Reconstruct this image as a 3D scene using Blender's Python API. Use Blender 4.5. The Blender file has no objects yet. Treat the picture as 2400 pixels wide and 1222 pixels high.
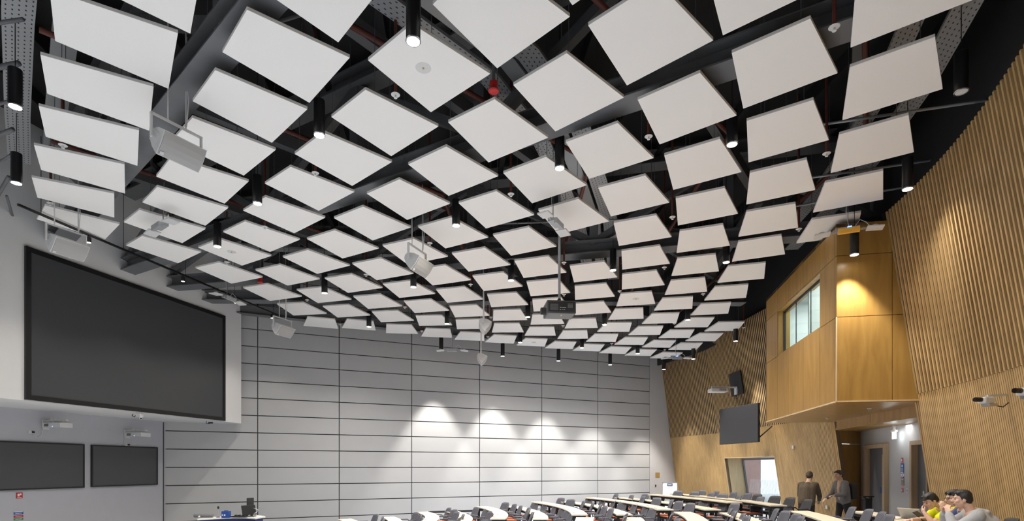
import bpy, bmesh, math, random
from mathutils import Vector, Matrix, Quaternion
random.seed(7)
SC = bpy.context.scene
COL = SC.collection
PI = math.pi
R = math.radians

# ---------------------------------------------------------------- camera, world, exposure
F, CX, HY, CZ = 1290.0, 1195.0, 1096.0, 2.34        # lens in pixels of the 2400x1222 frame; eye height above the stage floor
cam_data = bpy.data.cameras.new('camera')
cam_data.sensor_fit = 'HORIZONTAL'
cam_data.sensor_width = 36.0
cam_data.lens = 36.0 * F / 2400.0
cam_data.shift_x = (1200.0 - CX) / 2400.0
cam_data.shift_y = (HY - 611.0) / 2400.0
cam_data.clip_end = 200
cam = bpy.data.objects.new('camera', cam_data)
COL.objects.link(cam)
cam.location = (0, 0, CZ)
cam.rotation_euler = (PI / 2, 0, 0)
SC.camera = cam

world = bpy.data.worlds.new('world')
SC.world = world
world.use_nodes = True
bg = world.node_tree.nodes['Background']
bg.inputs[0].default_value = (0.86, 0.93, 1.0, 1)
bg.inputs[1].default_value = 1.6

SC.view_settings.view_transform = 'Standard'
SC.view_settings.look = 'None'
SC.view_settings.gamma = 1
SC.view_settings.exposure = 0.0
SC.view_settings.use_curve_mapping = False
SC.cycles.use_denoising = True
SC.cycles.max_bounces = 8
SC.cycles.diffuse_bounces = 5
SC.cycles.transparent_max_bounces = 12
SC.cycles.sample_clamp_indirect = 6.0
SC.cycles.caustics_reflective = False
SC.cycles.caustics_refractive = False

LAMP_W = 740.0
LAMP_RGB = (1.0, 0.945, 0.87)


# ---------------------------------------------------------------- helpers
def P(x, y, zr):
    """point from plan x, y and a height relative to the eye"""
    return Vector((x, y, zr + CZ))


def at(px, py, Y):
    """photo pixel at depth Y -> world point"""
    return Vector(((px - CX) / F * Y, Y, CZ + (HY - py) / F * Y))


def atz(px, py, zr):
    return at(px, py, zr * F / (HY - py))


def link(o):
    COL.objects.link(o)
    return o


def tag(o, label=None, cat=None, group=None, kind=None):
    if label: o['label'] = label
    if cat: o['category'] = cat
    if group: o['group'] = group
    if kind: o['kind'] = kind
    elif cat: o['kind'] = 'thing'
    return o


def empty(name, loc, label=None, cat=None, rz=0.0, group=None):
    o = bpy.data.objects.new(name, None)
    o.empty_display_size = 0.1
    link(o)
    o.location = loc
    o.rotation_euler = (0, 0, rz)
    return tag(o, label, cat, group)


KIDS = {}


def set_parent(o, p):
    o.parent = p
    KIDS.setdefault(p.name, []).append(o)


def copy_tree(o, parent=None):
    c = o.copy()
    link(c)
    if parent is not None:
        set_parent(c, parent)
    for ch in KIDS.get(o.name, []):
        copy_tree(ch, c)
    return c


class MB:
    """collects shapes, then links them as ONE mesh object"""

    def __init__(self):
        self.v, self.f, self.m = [], [], []

    def add(self, vs, fs, mat=0, M=None):
        b = len(self.v)
        for p in vs:
            p = Vector(p)
            self.v.append(M @ p if M is not None else p)
        for q in fs:
            self.f.append([b + i for i in q])
            self.m.append(mat)
        return self

    def box(self, c, s, mat=0, M=None):
        x, y, z = c
        a, b, d = s[0] / 2, s[1] / 2, s[2] / 2
        vs = [(x + i * a, y + j * b, z + k * d) for k in (-1, 1) for j in (-1, 1) for i in (-1, 1)]
        fs = [(0, 2, 3, 1), (4, 5, 7, 6), (0, 1, 5, 4), (2, 6, 7, 3), (0, 4, 6, 2), (1, 3, 7, 5)]
        return self.add(vs, fs, mat, M)

    def hexa(self, lo, hi, mat=0):
        """two quads (same winding) joined into a solid"""
        vs = list(lo) + list(hi)
        n = len(lo)
        fs = [tuple(range(n))[::-1], tuple(range(n, 2 * n))]
        fs += [(i, (i + 1) % n, n + (i + 1) % n, n + i) for i in range(n)]
        return self.add(vs, fs, mat)

    def prism(self, poly, z0, z1, mat=0, M=None):
        n = len(poly)
        vs = [(p[0], p[1], z0) for p in poly] + [(p[0], p[1], z1) for p in poly]
        fs = [tuple(range(n))[::-1], tuple(range(n, 2 * n))]
        fs += [(i, (i + 1) % n, n + (i + 1) % n, n + i) for i in range(n)]
        return self.add(vs, fs, mat, M)

    def beam(self, a, b, w, h, up=(0, 0, 1), mat=0):
        """box of width w, height h from a to b"""
        a, b = Vector(a), Vector(b)
        d = (b - a).normalized()
        up = Vector(up)
        s = d.cross(up)
        if s.length < 1e-4:
            s = d.cross(Vector((1, 0, 0)))
        s.normalize()
        u = s.cross(d).normalized()
        lo = [a + s * (i * w / 2) + u * (j * h / 2) for i, j in ((-1, -1), (1, -1), (1, 1), (-1, 1))]
        hi = [b + s * (i * w / 2) + u * (j * h / 2) for i, j in ((-1, -1), (1, -1), (1, 1), (-1, 1))]
        return self.hexa(lo, hi, mat)

    def tube(self, pts, r, n=8, mat=0, cap=True):
        pts = [Vector(p) for p in pts]
        rs = r if isinstance(r, (list, tuple)) else [r] * len(pts)
        prev = None
        rings = []
        for i, p in enumerate(pts):
            d = (pts[min(i + 1, len(pts) - 1)] - pts[max(i - 1, 0)]).normalized()
            if prev is None:
                ref = Vector((0, 0, 1)) if abs(d.z) < 0.9 else Vector((1, 0, 0))
                s = d.cross(ref).normalized()
            else:
                s = (prev - d * prev.dot(d)).normalized()
            prev = s
            u = d.cross(s)
            rings.append([p + (s * math.cos(2 * PI * k / n) + u * math.sin(2 * PI * k / n)) * rs[i] for k in range(n)])
        vs = [q for g in rings for q in g]
        fs = []
        for i in range(len(rings) - 1):
            for k in range(n):
                fs.append((i * n + k, i * n + (k + 1) % n, (i + 1) * n + (k + 1) % n, (i + 1) * n + k))
        if cap:
            fs.append(tuple(range(n))[::-1])
            fs.append(tuple(range((len(rings) - 1) * n, len(rings) * n)))
        return self.add(vs, fs, mat)

    def lathe(self, prof, n=20, mat=0, M=None, cap=True):
        vs, fs = [], []
        for r, z in prof:
            for k in range(n):
                a = 2 * PI * k / n
                vs.append((r * math.cos(a), r * math.sin(a), z))
        for i in range(len(prof) - 1):
            for k in range(n):
                fs.append((i * n + k, i * n + (k + 1) % n, (i + 1) * n + (k + 1) % n, (i + 1) * n + k))
        if cap:
            fs.append(tuple(range(n))[::-1])
            fs.append(tuple(range((len(prof) - 1) * n, len(prof) * n)))
        return self.add(vs, fs, mat, M)

    def ball(self, c, r, M=None, seg=14, rings=9, mat=0):
        rx, ry, rz = r if isinstance(r, (list, tuple)) else (r, r, r)
        vs, fs = [(0, 0, -rz)], []
        for i in range(1, rings):
            t = PI * i / rings - PI / 2
            for k in range(seg):
                a = 2 * PI * k / seg
                vs.append((rx * math.cos(t) * math.cos(a), ry * math.cos(t) * math.sin(a), rz * math.sin(t)))
        vs.append((0, 0, rz))
        for k in range(seg):
            fs.append((0, 1 + (k + 1) % seg, 1 + k))
        for i in range(rings - 2):
            for k in range(seg):
                a, b = 1 + i * seg, 1 + (i + 1) * seg
                fs.append((a + k, a + (k + 1) % seg, b + (k + 1) % seg, b + k))
        top = len(vs) - 1
        b = 1 + (rings - 2) * seg
        for k in range(seg):
            fs.append((b + k, b + (k + 1) % seg, top))
        T = Matrix.Translation(Vector(c))
        return self.add(vs, fs, mat, T @ M.to_4x4() if M is not None else T)

    def capsule(self, a, ra, b, rb, n=12, mat=0):
        a, b = Vector(a), Vector(b)
        d = (b - a)
        L = d.length
        q = d.to_track_quat('Z', 'Y').to_matrix().to_4x4()
        prof = []
        for i in range(5):
            t = -PI / 2 + PI / 2 * i / 4
            prof.append((max(ra * math.cos(t), 1e-4), ra * math.sin(t)))
        for i in range(5):
            t = PI / 2 * i / 4
            prof.append((max(rb * math.cos(t), 1e-4), L + rb * math.sin(t)))
        return self.lathe(prof, n, mat, Matrix.Translation(a) @ q)

    def build(self, name, mats, parent=None, smooth=False, bevel=0.0, origin=None, world=False):
        me = bpy.data.meshes.new(name)
        off = Vector((0, 0, 0))
        if world and parent is not None:
            off = parent.location.copy()
        if origin is not None:
            off = Vector(origin)
        me.from_pydata([tuple(p - off) for p in self.v], [], self.f)
        ms = mats if isinstance(mats, (list, tuple)) else [mats]
        for m in ms:
            me.materials.append(m)
        if len(ms) > 1:
            me.polygons.foreach_set('material_index', self.m)
        if smooth:
            me.polygons.foreach_set('use_smooth', [True] * len(me.polygons))
        me.update()
        if len(me.polygons) < 60000:
            bm = bmesh.new()
            bm.from_mesh(me)
            bmesh.ops.recalc_face_normals(bm, faces=bm.faces)
            bm.to_mesh(me)
            bm.free()
        o = bpy.data.objects.new(name, me)
        link(o)
        if origin is not None:
            o.location = off
        if parent is not None:
            set_parent(o, parent)
        if bevel:
            b = o.modifiers.new('bevel', 'BEVEL')
            b.width = bevel
            b.segments = 2
            b.limit_method = 'ANGLE'
        return o


def struct(o):
    o['kind'] = 'structure'
    return o


def ordn(i):
    return ['first', 'second', 'third', 'fourth', 'fifth', 'sixth', 'seventh', 'eighth', 'ninth', 'tenth', 'eleventh',
            'twelfth', 'thirteenth', 'fourteenth', 'fifteenth', 'sixteenth', 'seventeenth', 'eighteenth'][i]


# ---------------------------------------------------------------- materials
def mat(name, col, rough=0.6, metal=0.0, noise=0.0, nscale=30.0, emit=None, es=1.0, spec=0.5, bump=0.0):
    m = bpy.data.materials.new(name)
    m.use_nodes = True
    nt = m.node_tree
    b = nt.nodes['Principled BSDF']
    b.inputs['Base Color'].default_value = (*col, 1)
    b.inputs['Roughness'].default_value = rough
    b.inputs['Metallic'].default_value = metal
    b.inputs['Specular IOR Level'].default_value = spec
    if emit:
        b.inputs['Emission Color'].default_value = (*emit, 1)
        b.inputs['Emission Strength'].default_value = es
    if noise or bump:
        tc = nt.nodes.new('ShaderNodeTexCoord')
        n = nt.nodes.new('ShaderNodeTexNoise')
        n.inputs['Scale'].default_value = nscale
        n.inputs['Detail'].default_value = 4
        nt.links.new(tc.outputs['Object'], n.inputs['Vector'])
        if noise:
            r = nt.nodes.new('ShaderNodeValToRGB')
            r.color_ramp.elements[0].position = 0.3
            r.color_ramp.elements[1].position = 0.7
            r.color_ramp.elements[0].color = (*[c * (1 - noise) for c in col], 1)
            r.color_ramp.elements[1].color = (*[min(1, c * (1 + noise)) for c in col], 1)
            nt.links.new(n.outputs['Fac'], r.inputs['Fac'])
            nt.links.new(r.outputs['Color'], b.inputs['Base Color'])
        if bump:
            bp = nt.nodes.new('ShaderNodeBump')
            bp.inputs['Strength'].default_value = bump
            bp.inputs['Distance'].default_value = 0.01
            nt.links.new(n.outputs['Fac'], bp.inputs['Height'])
            nt.links.new(bp.outputs['Normal'], b.inputs['Normal'])
    return m


def wood(name, c0, c1, scale=(6, 6, 0.7), rough=0.45, detail=5.0, ns=3.0):
    """grain runs along object Z"""
    m = bpy.data.materials.new(name)
    m.use_nodes = True
    nt = m.node_tree
    b = nt.nodes['Principled BSDF']
    b.inputs['Roughness'].default_value = rough
    tc = nt.nodes.new('ShaderNodeTexCoord')
    mp = nt.nodes.new('ShaderNodeMapping')
    mp.inputs['Scale'].default_value = scale
    n = nt.nodes.new('ShaderNodeTexNoise')
    n.inputs['Scale'].default_value = ns
    n.inputs['Detail'].default_value = detail
    n.inputs['Distortion'].default_value = 0.6
    r = nt.nodes.new('ShaderNodeValToRGB')
    r.color_ramp.elements[0].position = 0.3
    r.color_ramp.elements[1].position = 0.72
    r.color_ramp.elements[0].color = (*c0, 1)
    r.color_ramp.elements[1].color = (*c1, 1)
    nt.links.new(tc.outputs['Object'], mp.inputs['Vector'])
    nt.links.new(mp.outputs['Vector'], n.inputs['Vector'])
    nt.links.new(n.outputs['Fac'], r.inputs['Fac'])
    nt.links.new(r.outputs['Color'], b.inputs['Base Color'])
    return m


def perforated(name, col, hole):
    m = bpy.data.materials.new(name)
    m.use_nodes = True
    nt = m.node_tree
    b = nt.nodes['Principled BSDF']
    b.inputs['Roughness'].default_value = 0.45
    b.inputs['Metallic'].default_value = 0.3
    uv = nt.nodes.new('ShaderNodeTexCoord')
    mp = nt.nodes.new('ShaderNodeMapping')
    mp.inputs['Scale'].default_value = (9, 12, 1)
    br = nt.nodes.new('ShaderNodeTexBrick')
    br.inputs['Color1'].default_value = (*hole, 1)
    br.inputs['Color2'].default_value = (*hole, 1)
    br.inputs['Mortar'].default_value = (*col, 1)
    br.inputs['Mortar Size'].default_value = 0.3
    br.inputs['Mortar Smooth'].default_value = 0.0
    br.inputs['Scale'].default_value = 1.0
    br.inputs['Brick Width'].default_value = 0.9
    br.inputs['Row Height'].default_value = 0.8
    nt.links.new(uv.outputs['UV'], mp.inputs['Vector'])
    nt.links.new(mp.outputs['Vector'], br.inputs['Vector'])
    nt.links.new(br.outputs['Color'], b.inputs['Base Color'])
    return m


def glass(name, tint=(0.9, 0.95, 0.95), refl=0.08):
    m = bpy.data.materials.new(name)
    m.use_nodes = True
    nt = m.node_tree
    nt.nodes.remove(nt.nodes['Principled BSDF'])
    t = nt.nodes.new('ShaderNodeBsdfTransparent')
    t.inputs['Color'].default_value = (*tint, 1)
    g = nt.nodes.new('ShaderNodeBsdfGlossy')
    g.inputs['Roughness'].default_value = 0.02
    x = nt.nodes.new('ShaderNodeMixShader')
    x.inputs[0].default_value = refl
    nt.links.new(t.outputs[0], x.inputs[1])
    nt.links.new(g.outputs[0], x.inputs[2])
    nt.links.new(x.outputs[0], nt.nodes['Material Output'].inputs['Surface'])
    return m


M = dict(
    tile=mat('acoustic_white', (0.84, 0.815, 0.785), 0.9, noise=0.012, nscale=60, spec=0.2),
    steel=mat('dark_grey_steel', (0.15, 0.152, 0.158), 0.55, noise=0.08, nscale=3),
    deck=mat('black_deck', (0.022, 0.022, 0.023), 0.8, noise=0.15, nscale=2),
    black=mat('black_satin', (0.012, 0.012, 0.013), 0.35),
    blackmatt=mat('black_matt', (0.02, 0.02, 0.021), 0.75),
    panel=mat('grey_panel', (0.485, 0.488, 0.495), 0.42, noise=0.015, nscale=2),
    joint=mat('dark_joint', (0.06, 0.06, 0.06), 0.7),
    plaster=mat('grey_plaster', (0.54, 0.535, 0.54), 0.85, noise=0.015, nscale=4),
    lowplaster=mat('cool_grey_plaster', (0.475, 0.48, 0.515), 0.85, noise=0.015, nscale=4),
    bulkhead=mat('white_bulkhead_paint', (0.76, 0.75, 0.74), 0.85, noise=0.01, nscale=4),
    white_plaster=mat('white_plaster', (0.72, 0.72, 0.72), 0.85),
    tv=mat('tv_screen', (0.045, 0.045, 0.048), 0.4, spec=0.3),
    screen=mat('grey_screen', (0.070, 0.072, 0.076), 0.6, spec=0.15),
    board=mat('dark_board', (0.085, 0.085, 0.092), 0.45, spec=0.3),
    slat=wood('oak_slat', (0.42, 0.265, 0.108), (0.58, 0.38, 0.165), (3, 3, 0.5), 0.5),
    ply=wood('birch_ply_gold', (0.33, 0.18, 0.045), (0.44, 0.255, 0.068), (2.2, 2.2, 0.35), 0.35),
    palewood=wood('pale_ply', (0.55, 0.41, 0.24), (0.66, 0.51, 0.31), (2, 2, 0.4), 0.45),
    oakframe=wood('oak_frame', (0.42, 0.30, 0.18), (0.52, 0.38, 0.24), (5, 5, 0.5), 0.5),
    table=wood('beech_top', (0.60, 0.53, 0.405), (0.66, 0.59, 0.46), (3, 3, 3), 0.4),
    chair=mat('grey_chair_plastic', (0.082, 0.085, 0.105), 0.5),
    mesh=mat('black_chair_mesh', (0.03, 0.03, 0.032), 0.6),
    seat=mat('orange_cushion', (0.33, 0.095, 0.04), 0.85, noise=0.15, nscale=80),
    carpet=mat('blue_grey_carpet', (0.355, 0.40, 0.47), 0.95, noise=0.25, nscale=25),
    aisle=mat('dark_bounce_strip', (0.15, 0.185, 0.25), 0.95, noise=0.2, nscale=25),
    stage=mat('stage_floor', (0.45, 0.46, 0.47), 0.5, noise=0.04, nscale=3),
    white=mat('white_plastic', (0.64, 0.635, 0.625), 0.4),
    grille=mat('speaker_grille', (0.40, 0.39, 0.375), 0.7, bump=0.2, nscale=200),
    offwhite=mat('offwhite_plastic', (0.62, 0.62, 0.62), 0.45),
    galv=perforated('galvanised_tray', (0.42, 0.43, 0.44), (0.03, 0.03, 0.03)),
    galvplain=mat('galvanised_plain', (0.40, 0.41, 0.42), 0.4, metal=0.3),
    redpipe=mat('oxide_red_pipe', (0.16, 0.045, 0.03), 0.5),
    red=mat('signal_red', (0.5, 0.02, 0.02), 0.4),
    gold=mat('brass_plate', (0.6, 0.42, 0.15), 0.35, metal=0.6),
    projbody=mat('projector_grey', (0.05, 0.05, 0.052), 0.5),
    orange=mat('orange_hub_box', (0.85, 0.45, 0.06), 0.5),
    blue=mat('blue_plastic', (0.012, 0.055, 0.26), 0.4),
    signblue=mat('sign_blue', (0.03, 0.11, 0.42), 0.5),
    signgreen=mat('sign_green', (0.03, 0.25, 0.1), 0.5),
    signwhite=mat('sign_white', (0.8, 0.8, 0.8), 0.5),
    navy=mat('navy', (0.02, 0.03, 0.1), 0.5),
    doorgrey=mat('door_grey', (0.13, 0.13, 0.145), 0.5),
    led=mat('downlight_led', (1, 1, 1), 0.5, emit=(1.0, 0.97, 0.92), es=28.0),
    ledwarm=mat('track_led', (1, 1, 1), 0.5, emit=(1.0, 0.88, 0.7), es=12.0),
    exitled=mat('exit_light_panel', (1, 1, 1), 0.5, emit=(0.88, 0.97, 1.0), es=6.0),
    boothled=mat('booth_ceiling_panel', (1, 1, 1), 0.5, emit=(0.93, 1.0, 0.98), es=26.0),
    lens=mat('lens_black', (0.01, 0.01, 0.012), 0.08),
    bluled=mat('blue_led', (0.1, 0.2, 1), 0.4, emit=(0.1, 0.25, 1.0), es=4.0),
    chrome=mat('brushed_steel', (0.6, 0.6, 0.62), 0.25, metal=0.9),
    glass=glass('clear_glass'),
    glassgreen=glass('booth_glass', (0.88, 0.95, 0.93), 0.06),
    skin=mat('skin', (0.60, 0.37, 0.275), 0.5, noise=0.05, nscale=14),
    skin2=mat('skin_tan', (0.58, 0.36, 0.25), 0.5, noise=0.05, nscale=14),
    hair=mat('black_hair', (0.012, 0.010, 0.009), 0.45, noise=0.3, nscale=120, bump=0.6),
    lip=mat('lip', (0.42, 0.17, 0.14), 0.5),
    yellow=mat('neon_yellow_cloth', (0.72, 0.76, 0.0), 0.85, noise=0.05, nscale=10),
    hoodie=mat('grey_marl_cloth', (0.36, 0.36, 0.37), 0.9, noise=0.08, nscale=90),
    bluecloth=mat('blue_cloth', (0.045, 0.075, 0.22), 0.9, noise=0.1, nscale=40),
    darkcloth=mat('dark_cloth', (0.03, 0.026, 0.024), 0.9, noise=0.15, nscale=30),
    browncloth=mat('brown_cloth', (0.10, 0.075, 0.05), 0.9, noise=0.15, nscale=30),
    greycloth=mat('pale_grey_cloth', (0.19, 0.18, 0.17), 0.9, noise=0.1, nscale=30),
    jeans=mat('dark_trousers', (0.03, 0.035, 0.05), 0.9),
    brick=mat('pink_render', (0.50, 0.30, 0.28), 0.8, noise=0.05, nscale=5),
    paving=mat('pale_paving', (0.75, 0.75, 0.75), 0.8),
)

PANEL_ROWS = [
 [(-8.88,11.31,-41.0),(-8.1,10.27,-54.4),(-7.24,9.33,-55.4),(-6.39,8.42,-54.9),(-5.57,7.48,-54.3),(-4.71,6.58,-53.5),(-3.89,5.66,-54.0)],
 [(-7.98,12.65,-35.4),(-7.22,11.48,-37.8),(-6.28,10.62,-41.3),(-5.43,9.69,-43.4),(-4.55,8.71,-40.7),(-3.69,7.77,-43.0),(-2.81,6.85,-45.9),(-2.09,5.78,-47.0)],
 [(-7.24,14.12,-24.1),(-6.43,12.81,-31.5),(-5.43,11.97,-35.0),(-4.53,10.98,-38.3),(-3.66,9.98,-38.5),(-2.77,9.05,-40.7),(-1.88,8.13,-41.3),(-1.07,7.05,-40.6),(-0.14,6.2,-43.2),(0.73,5.26,-42.0)],
 [(-6.78,15.62,-19.8),(-5.8,14.27,-25.2),(-4.74,13.38,-29.0),(-3.79,12.37,-29.8),(-2.87,11.35,-33.5),(-1.95,10.37,-35.2),(-1.01,9.41,-35.7),(-0.22,8.32,-35.4),(0.75,7.49,-40.3),(1.61,6.51,-41.1),(2.61,5.68,-38.0)],
 [(-6.54,17.18,-9.3),(-5.39,15.84,-16.5),(-4.27,14.89,-21.2),(-3.24,13.86,-23.6),(-2.24,12.78,-25.4),(-1.26,11.79,-29.7),(-0.31,10.77,-31.1),(0.57,9.69,-34.5),(1.55,8.83,-33.2),(2.46,7.82,-36.9),(3.42,6.98,-36.6),(4.26,5.87,-36.0)],
 [(-6.42,18.72,19.6),(-5.21,17.39,-11.8),(-3.99,16.44,-13.5),(-2.86,15.35,-18.1),(-1.78,14.28,-21.2),(-0.74,13.25,-22.4),(0.28,12.22,-26.8),(1.23,11.05,-31.9),(2.25,10.24,-28.8),(3.17,9.21,-30.7),(4.14,8.33,-31.9),(5.01,7.24,-34.4)],
 [(-5.18,18.97,17.5),(-3.87,17.96,-8.1),(-2.61,16.88,-13.3),(-1.49,15.82,-16.1),(-0.38,14.75,-18.8),(0.71,13.72,-19.5),(2.76,11.68,-23.7),(3.75,10.65,-26.2),(4.77,9.76,-27.8),(5.69,8.65,-32.0)],
 [(-3.88,19.53,5.8),(-2.6,18.45,-3.3),(-1.33,17.39,-10.2),(-0.12,16.28,-11.1),(1.01,15.22,-14.9),(2.08,14.05,-19.1),(3.18,13.13,-19.7),(4.22,12.09,-21.0),(5.28,11.21,-22.6),(6.24,10.09,-26.9)],
 [(-2.64,20.06,9.8),(-1.34,18.9,-3.9),(-0.04,17.83,-4.8),(1.2,16.73,-11.7),(2.34,15.55,-14.7),(3.49,14.63,-18.3),(4.59,13.6,-16.9),(5.7,12.6,-22.8),(6.74,11.56,-21.1)],
 [(-1.46,20.54,9.4),(-0.09,19.37,-1.6),(1.22,18.3,-6.3),(2.53,17.1,-14.1),(3.71,16.2,-12.1),(4.86,15.12,-15.0),(5.99,14.11,-15.8)],
 [(-0.29,20.96,12.3),(1.12,19.83,-0.2),(2.46,18.8,-4.9),(3.78,17.7,-6.9),(5.0,16.64,-10.1),(6.2,15.63,-13.0)],
 [(0.92,21.46,9.3),(2.36,20.29,-2.3),(3.72,19.28,-0.8),(5.04,18.2,-4.7),(6.32,17.17,-10.4)],
 [(2.08,21.92,8.3),(3.54,20.78,1.3),(4.93,19.73,-2.3),(6.32,18.69,-1.8)],
 [(3.25,22.35,7.9),(4.74,21.25,2.3),(6.17,20.2,-2.5),(7.54,19.19,-3.9)],
 [(4.42,22.81,7.5),(5.94,21.72,2.5),(7.36,20.67,0.8)],
 [(5.58,23.25,5.5),(7.12,22.14,0.6)],
 [(6.82,23.8,6.0)]]
LAMPS = [(-6.75, 7.51, 4.93), (-8.49, 9.47, 4.9), (-1.08, 6.15, 4.77), (-2.8, 8.09, 4.89), (-4.64, 10.12, 4.86), (-6.32, 11.89, 4.78), (-5.05, 15.0, 4.76), (-4.68, 18.28, 4.68), (-2.53, 14.44, 4.74), (-1.07, 10.95, 4.82), (0.81, 8.96, 4.88), (3.38, 8.37, 4.92), (7.0, 9.68, 4.9), (5.93, 7.23, 4.94), (0.03, 14.11, 4.8), (2.53, 13.49, 4.84), (5.11, 13.0, 4.85), (7.86, 12.55, 4.86), (-2.03, 17.81, 4.65), (0.57, 17.47, 4.78), (0.39, 20.81, 4.73), (3.12, 18.13, 4.71), (5.69, 17.59, 4.72), (2.82, 21.55, 4.69), (5.17, 22.27, 4.61), (8.46, 20.58, 4.73), (8.04, 23.72, 4.68)]
SPRINKLERS = [(-7.04, 8.67, 5.07), (-8.77, 10.51, 5.04), (-1.56, 7.51, 5.08), (-3.34, 9.45, 5.05), (-5.09, 11.43, 4.99), (2.14, 8.49, 5.1), (3.76, 6.38, 5.1), (5.11, 8.88, 5.06), (3.27, 11.07, 5.03), (0.02, 10.16, 5.04), (-1.79, 12.31, 5.01), (-1.07, 14.97, 4.97), (-6.89, 13.4, 4.99), (-6.0, 16.28, 4.95), (-3.74, 14.32, 5.01), (-5.83, 18.9, 4.91), (-3.24, 16.98, 4.94), (-3.13, 19.56, 4.84), (-0.64, 18.66, 5.09), (-0.82, 20.58, 4.88), (1.56, 15.87, 4.98), (1.84, 19.06, 4.9), (1.32, 13.42, 4.99), (3.09, 15.49, 4.96), (3.86, 13.75, 4.99), (5.53, 15.75, 4.96), (6.13, 11.67, 5.05), (4.01, 21.64, 4.86), (6.4, 22.74, 4.85), (5.65, 18.9, 4.94), (8.21, 19.33, 4.9)]

# ================================================================ THE ROOM
GU = Vector((0.911, 0.412, 0)).normalized()      # along the partition wall
GN = Vector((0.412, -0.911, 0)).normalized()     # into the room


def G(t, zr, off=0.0):
    return P(-11.55, 18.39, zr) + GU * t + GN * off


def frame_M(o, ux, uy, uz=Vector((0, 0, 1))):
    m = Matrix((ux, uy, uz)).transposed().to_4x4()
    m.translation = o
    return m


def build_partition():
    m = MB()
    fr = frame_M(G(0, 0), GU, -GN)
    m.box((10.05, 0.12, 2.7), (20.2, 0.16, 10.6), 1, fr)
    cols = [0.0, 2.84, 5.63, 8.40, 11.29, 14.22, 17.14, 20.12]
    zs = [-2.5] + [0.612 * k for k in range(-3, 13)]
    g = 0.016
    for i in range(len(cols) - 1):
        for j in range(len(zs) - 1):
            a, b, c, d = cols[i] + g, cols[i + 1] - g, zs[j] + g, zs[j + 1] - g
            m.box(((a + b) / 2, 0.02, (c + d) / 2), (b - a, 0.04, d - c), 0, fr)
    struct(m.build('wall_partition', [M['panel'], M['joint']]))
    m = MB()
    m.box((21.6, 0.06, 2.7), (2.95, 0.12, 10.6), 0, fr)
    struct(m.build('wall_partition_end', M['plaster']))
    m = MB()
    m.box((-0.03, -0.02, -0.8), (0.05, 0.05, 4.6), 0, fr)
    struct(m.build('trim_1', M['black']))


build_partition()

# screen wall: bulkhead that carries the big screen, soffit, lower wall 2 m behind it
SU = Vector((0.255, 0.967, 0)).normalized()
SN = Vector((0.967, -0.255, 0)).normalized()


def S(t, zr, off=0.0):
    return P(-11.03, 12.5, zr) + SU * t + SN * off


sfr = frame_M(S(0, 0), SU, -SN)
m = MB()
m.box((-4.1, 1.0, 4.72), (21.76, 2.0, 6.4), 0, sfr)
struct(m.build('wall_screen', M['bulkhead']))
m = MB()
m.box((-4.1, 2.1, -0.45), (20.1, 0.2, 4.1), 0, sfr)
struct(m.build('wall_left', M['lowplaster']))

# slatted oak walls that lean into the room
LEAN = math.tan(R(8.5))
ZREF = 1.45


def polyline(pts):
    segs = []
    L = 0
    for a, b in zip(pts, pts[1:]):
        a, b = Vector((*a, 0)), Vector((*b, 0))
        segs.append((L, (b - a).length, a, (b - a).normalized()))
        L += (b - a).length

    def f(s):
        for i, (s0, l, a, d) in enumerate(segs):
            if s <= s0 + l or i == len(segs) - 1:
                break
        # smooth the tangent between segments
        k = (s - s0) / l
        dd = d.copy()
        if k > 0.5 and i + 1 < len(segs):
            dd = d.lerp(segs[i + 1][3], (k - 0.5))
        elif k < 0.5 and i > 0:
            dd = d.lerp(segs[i - 1][3], (0.5 - k))
        dd.normalize()
        return a + d * (s - s0), dd
    return f, L


def arc(c, r, a0, a1):
    L = abs(a1 - a0) * r

    def f(s):
        a = a0 + (a1 - a0) * s / L
        p = Vector((c[0] + r * math.cos(a), c[1] + r * math.sin(a), 0))
        d = Vector((-math.sin(a), math.cos(a), 0)) * (1 if a1 > a0 else -1)
        return p, d
    return f, L


def wall_pt(f, s, zr, off=0.0):
    """point of a leaning wall; off > 0 is into the room"""
    p, d = f(s)
    n = Vector((d.y, -d.x, 0))
    q = p + n * (LEAN * (zr - ZREF) + off)
    return P(q.x, q.y, zr)


def slat(m, f, s, w, dep, z0, z1, mat=0, w2=None):
    w2 = w2 or w * 0.8
    lo, hi = [], []
    for lst, z in ((lo, z0), (hi, z1)):
        lst += [wall_pt(f, s - w / 2, z, 0), wall_pt(f, s + w / 2, z, 0), wall_pt(f, s + w2 / 2, z, dep), wall_pt(f, s - w2 / 2, z, dep)]
    m.hexa(lo, hi, mat)


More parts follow.
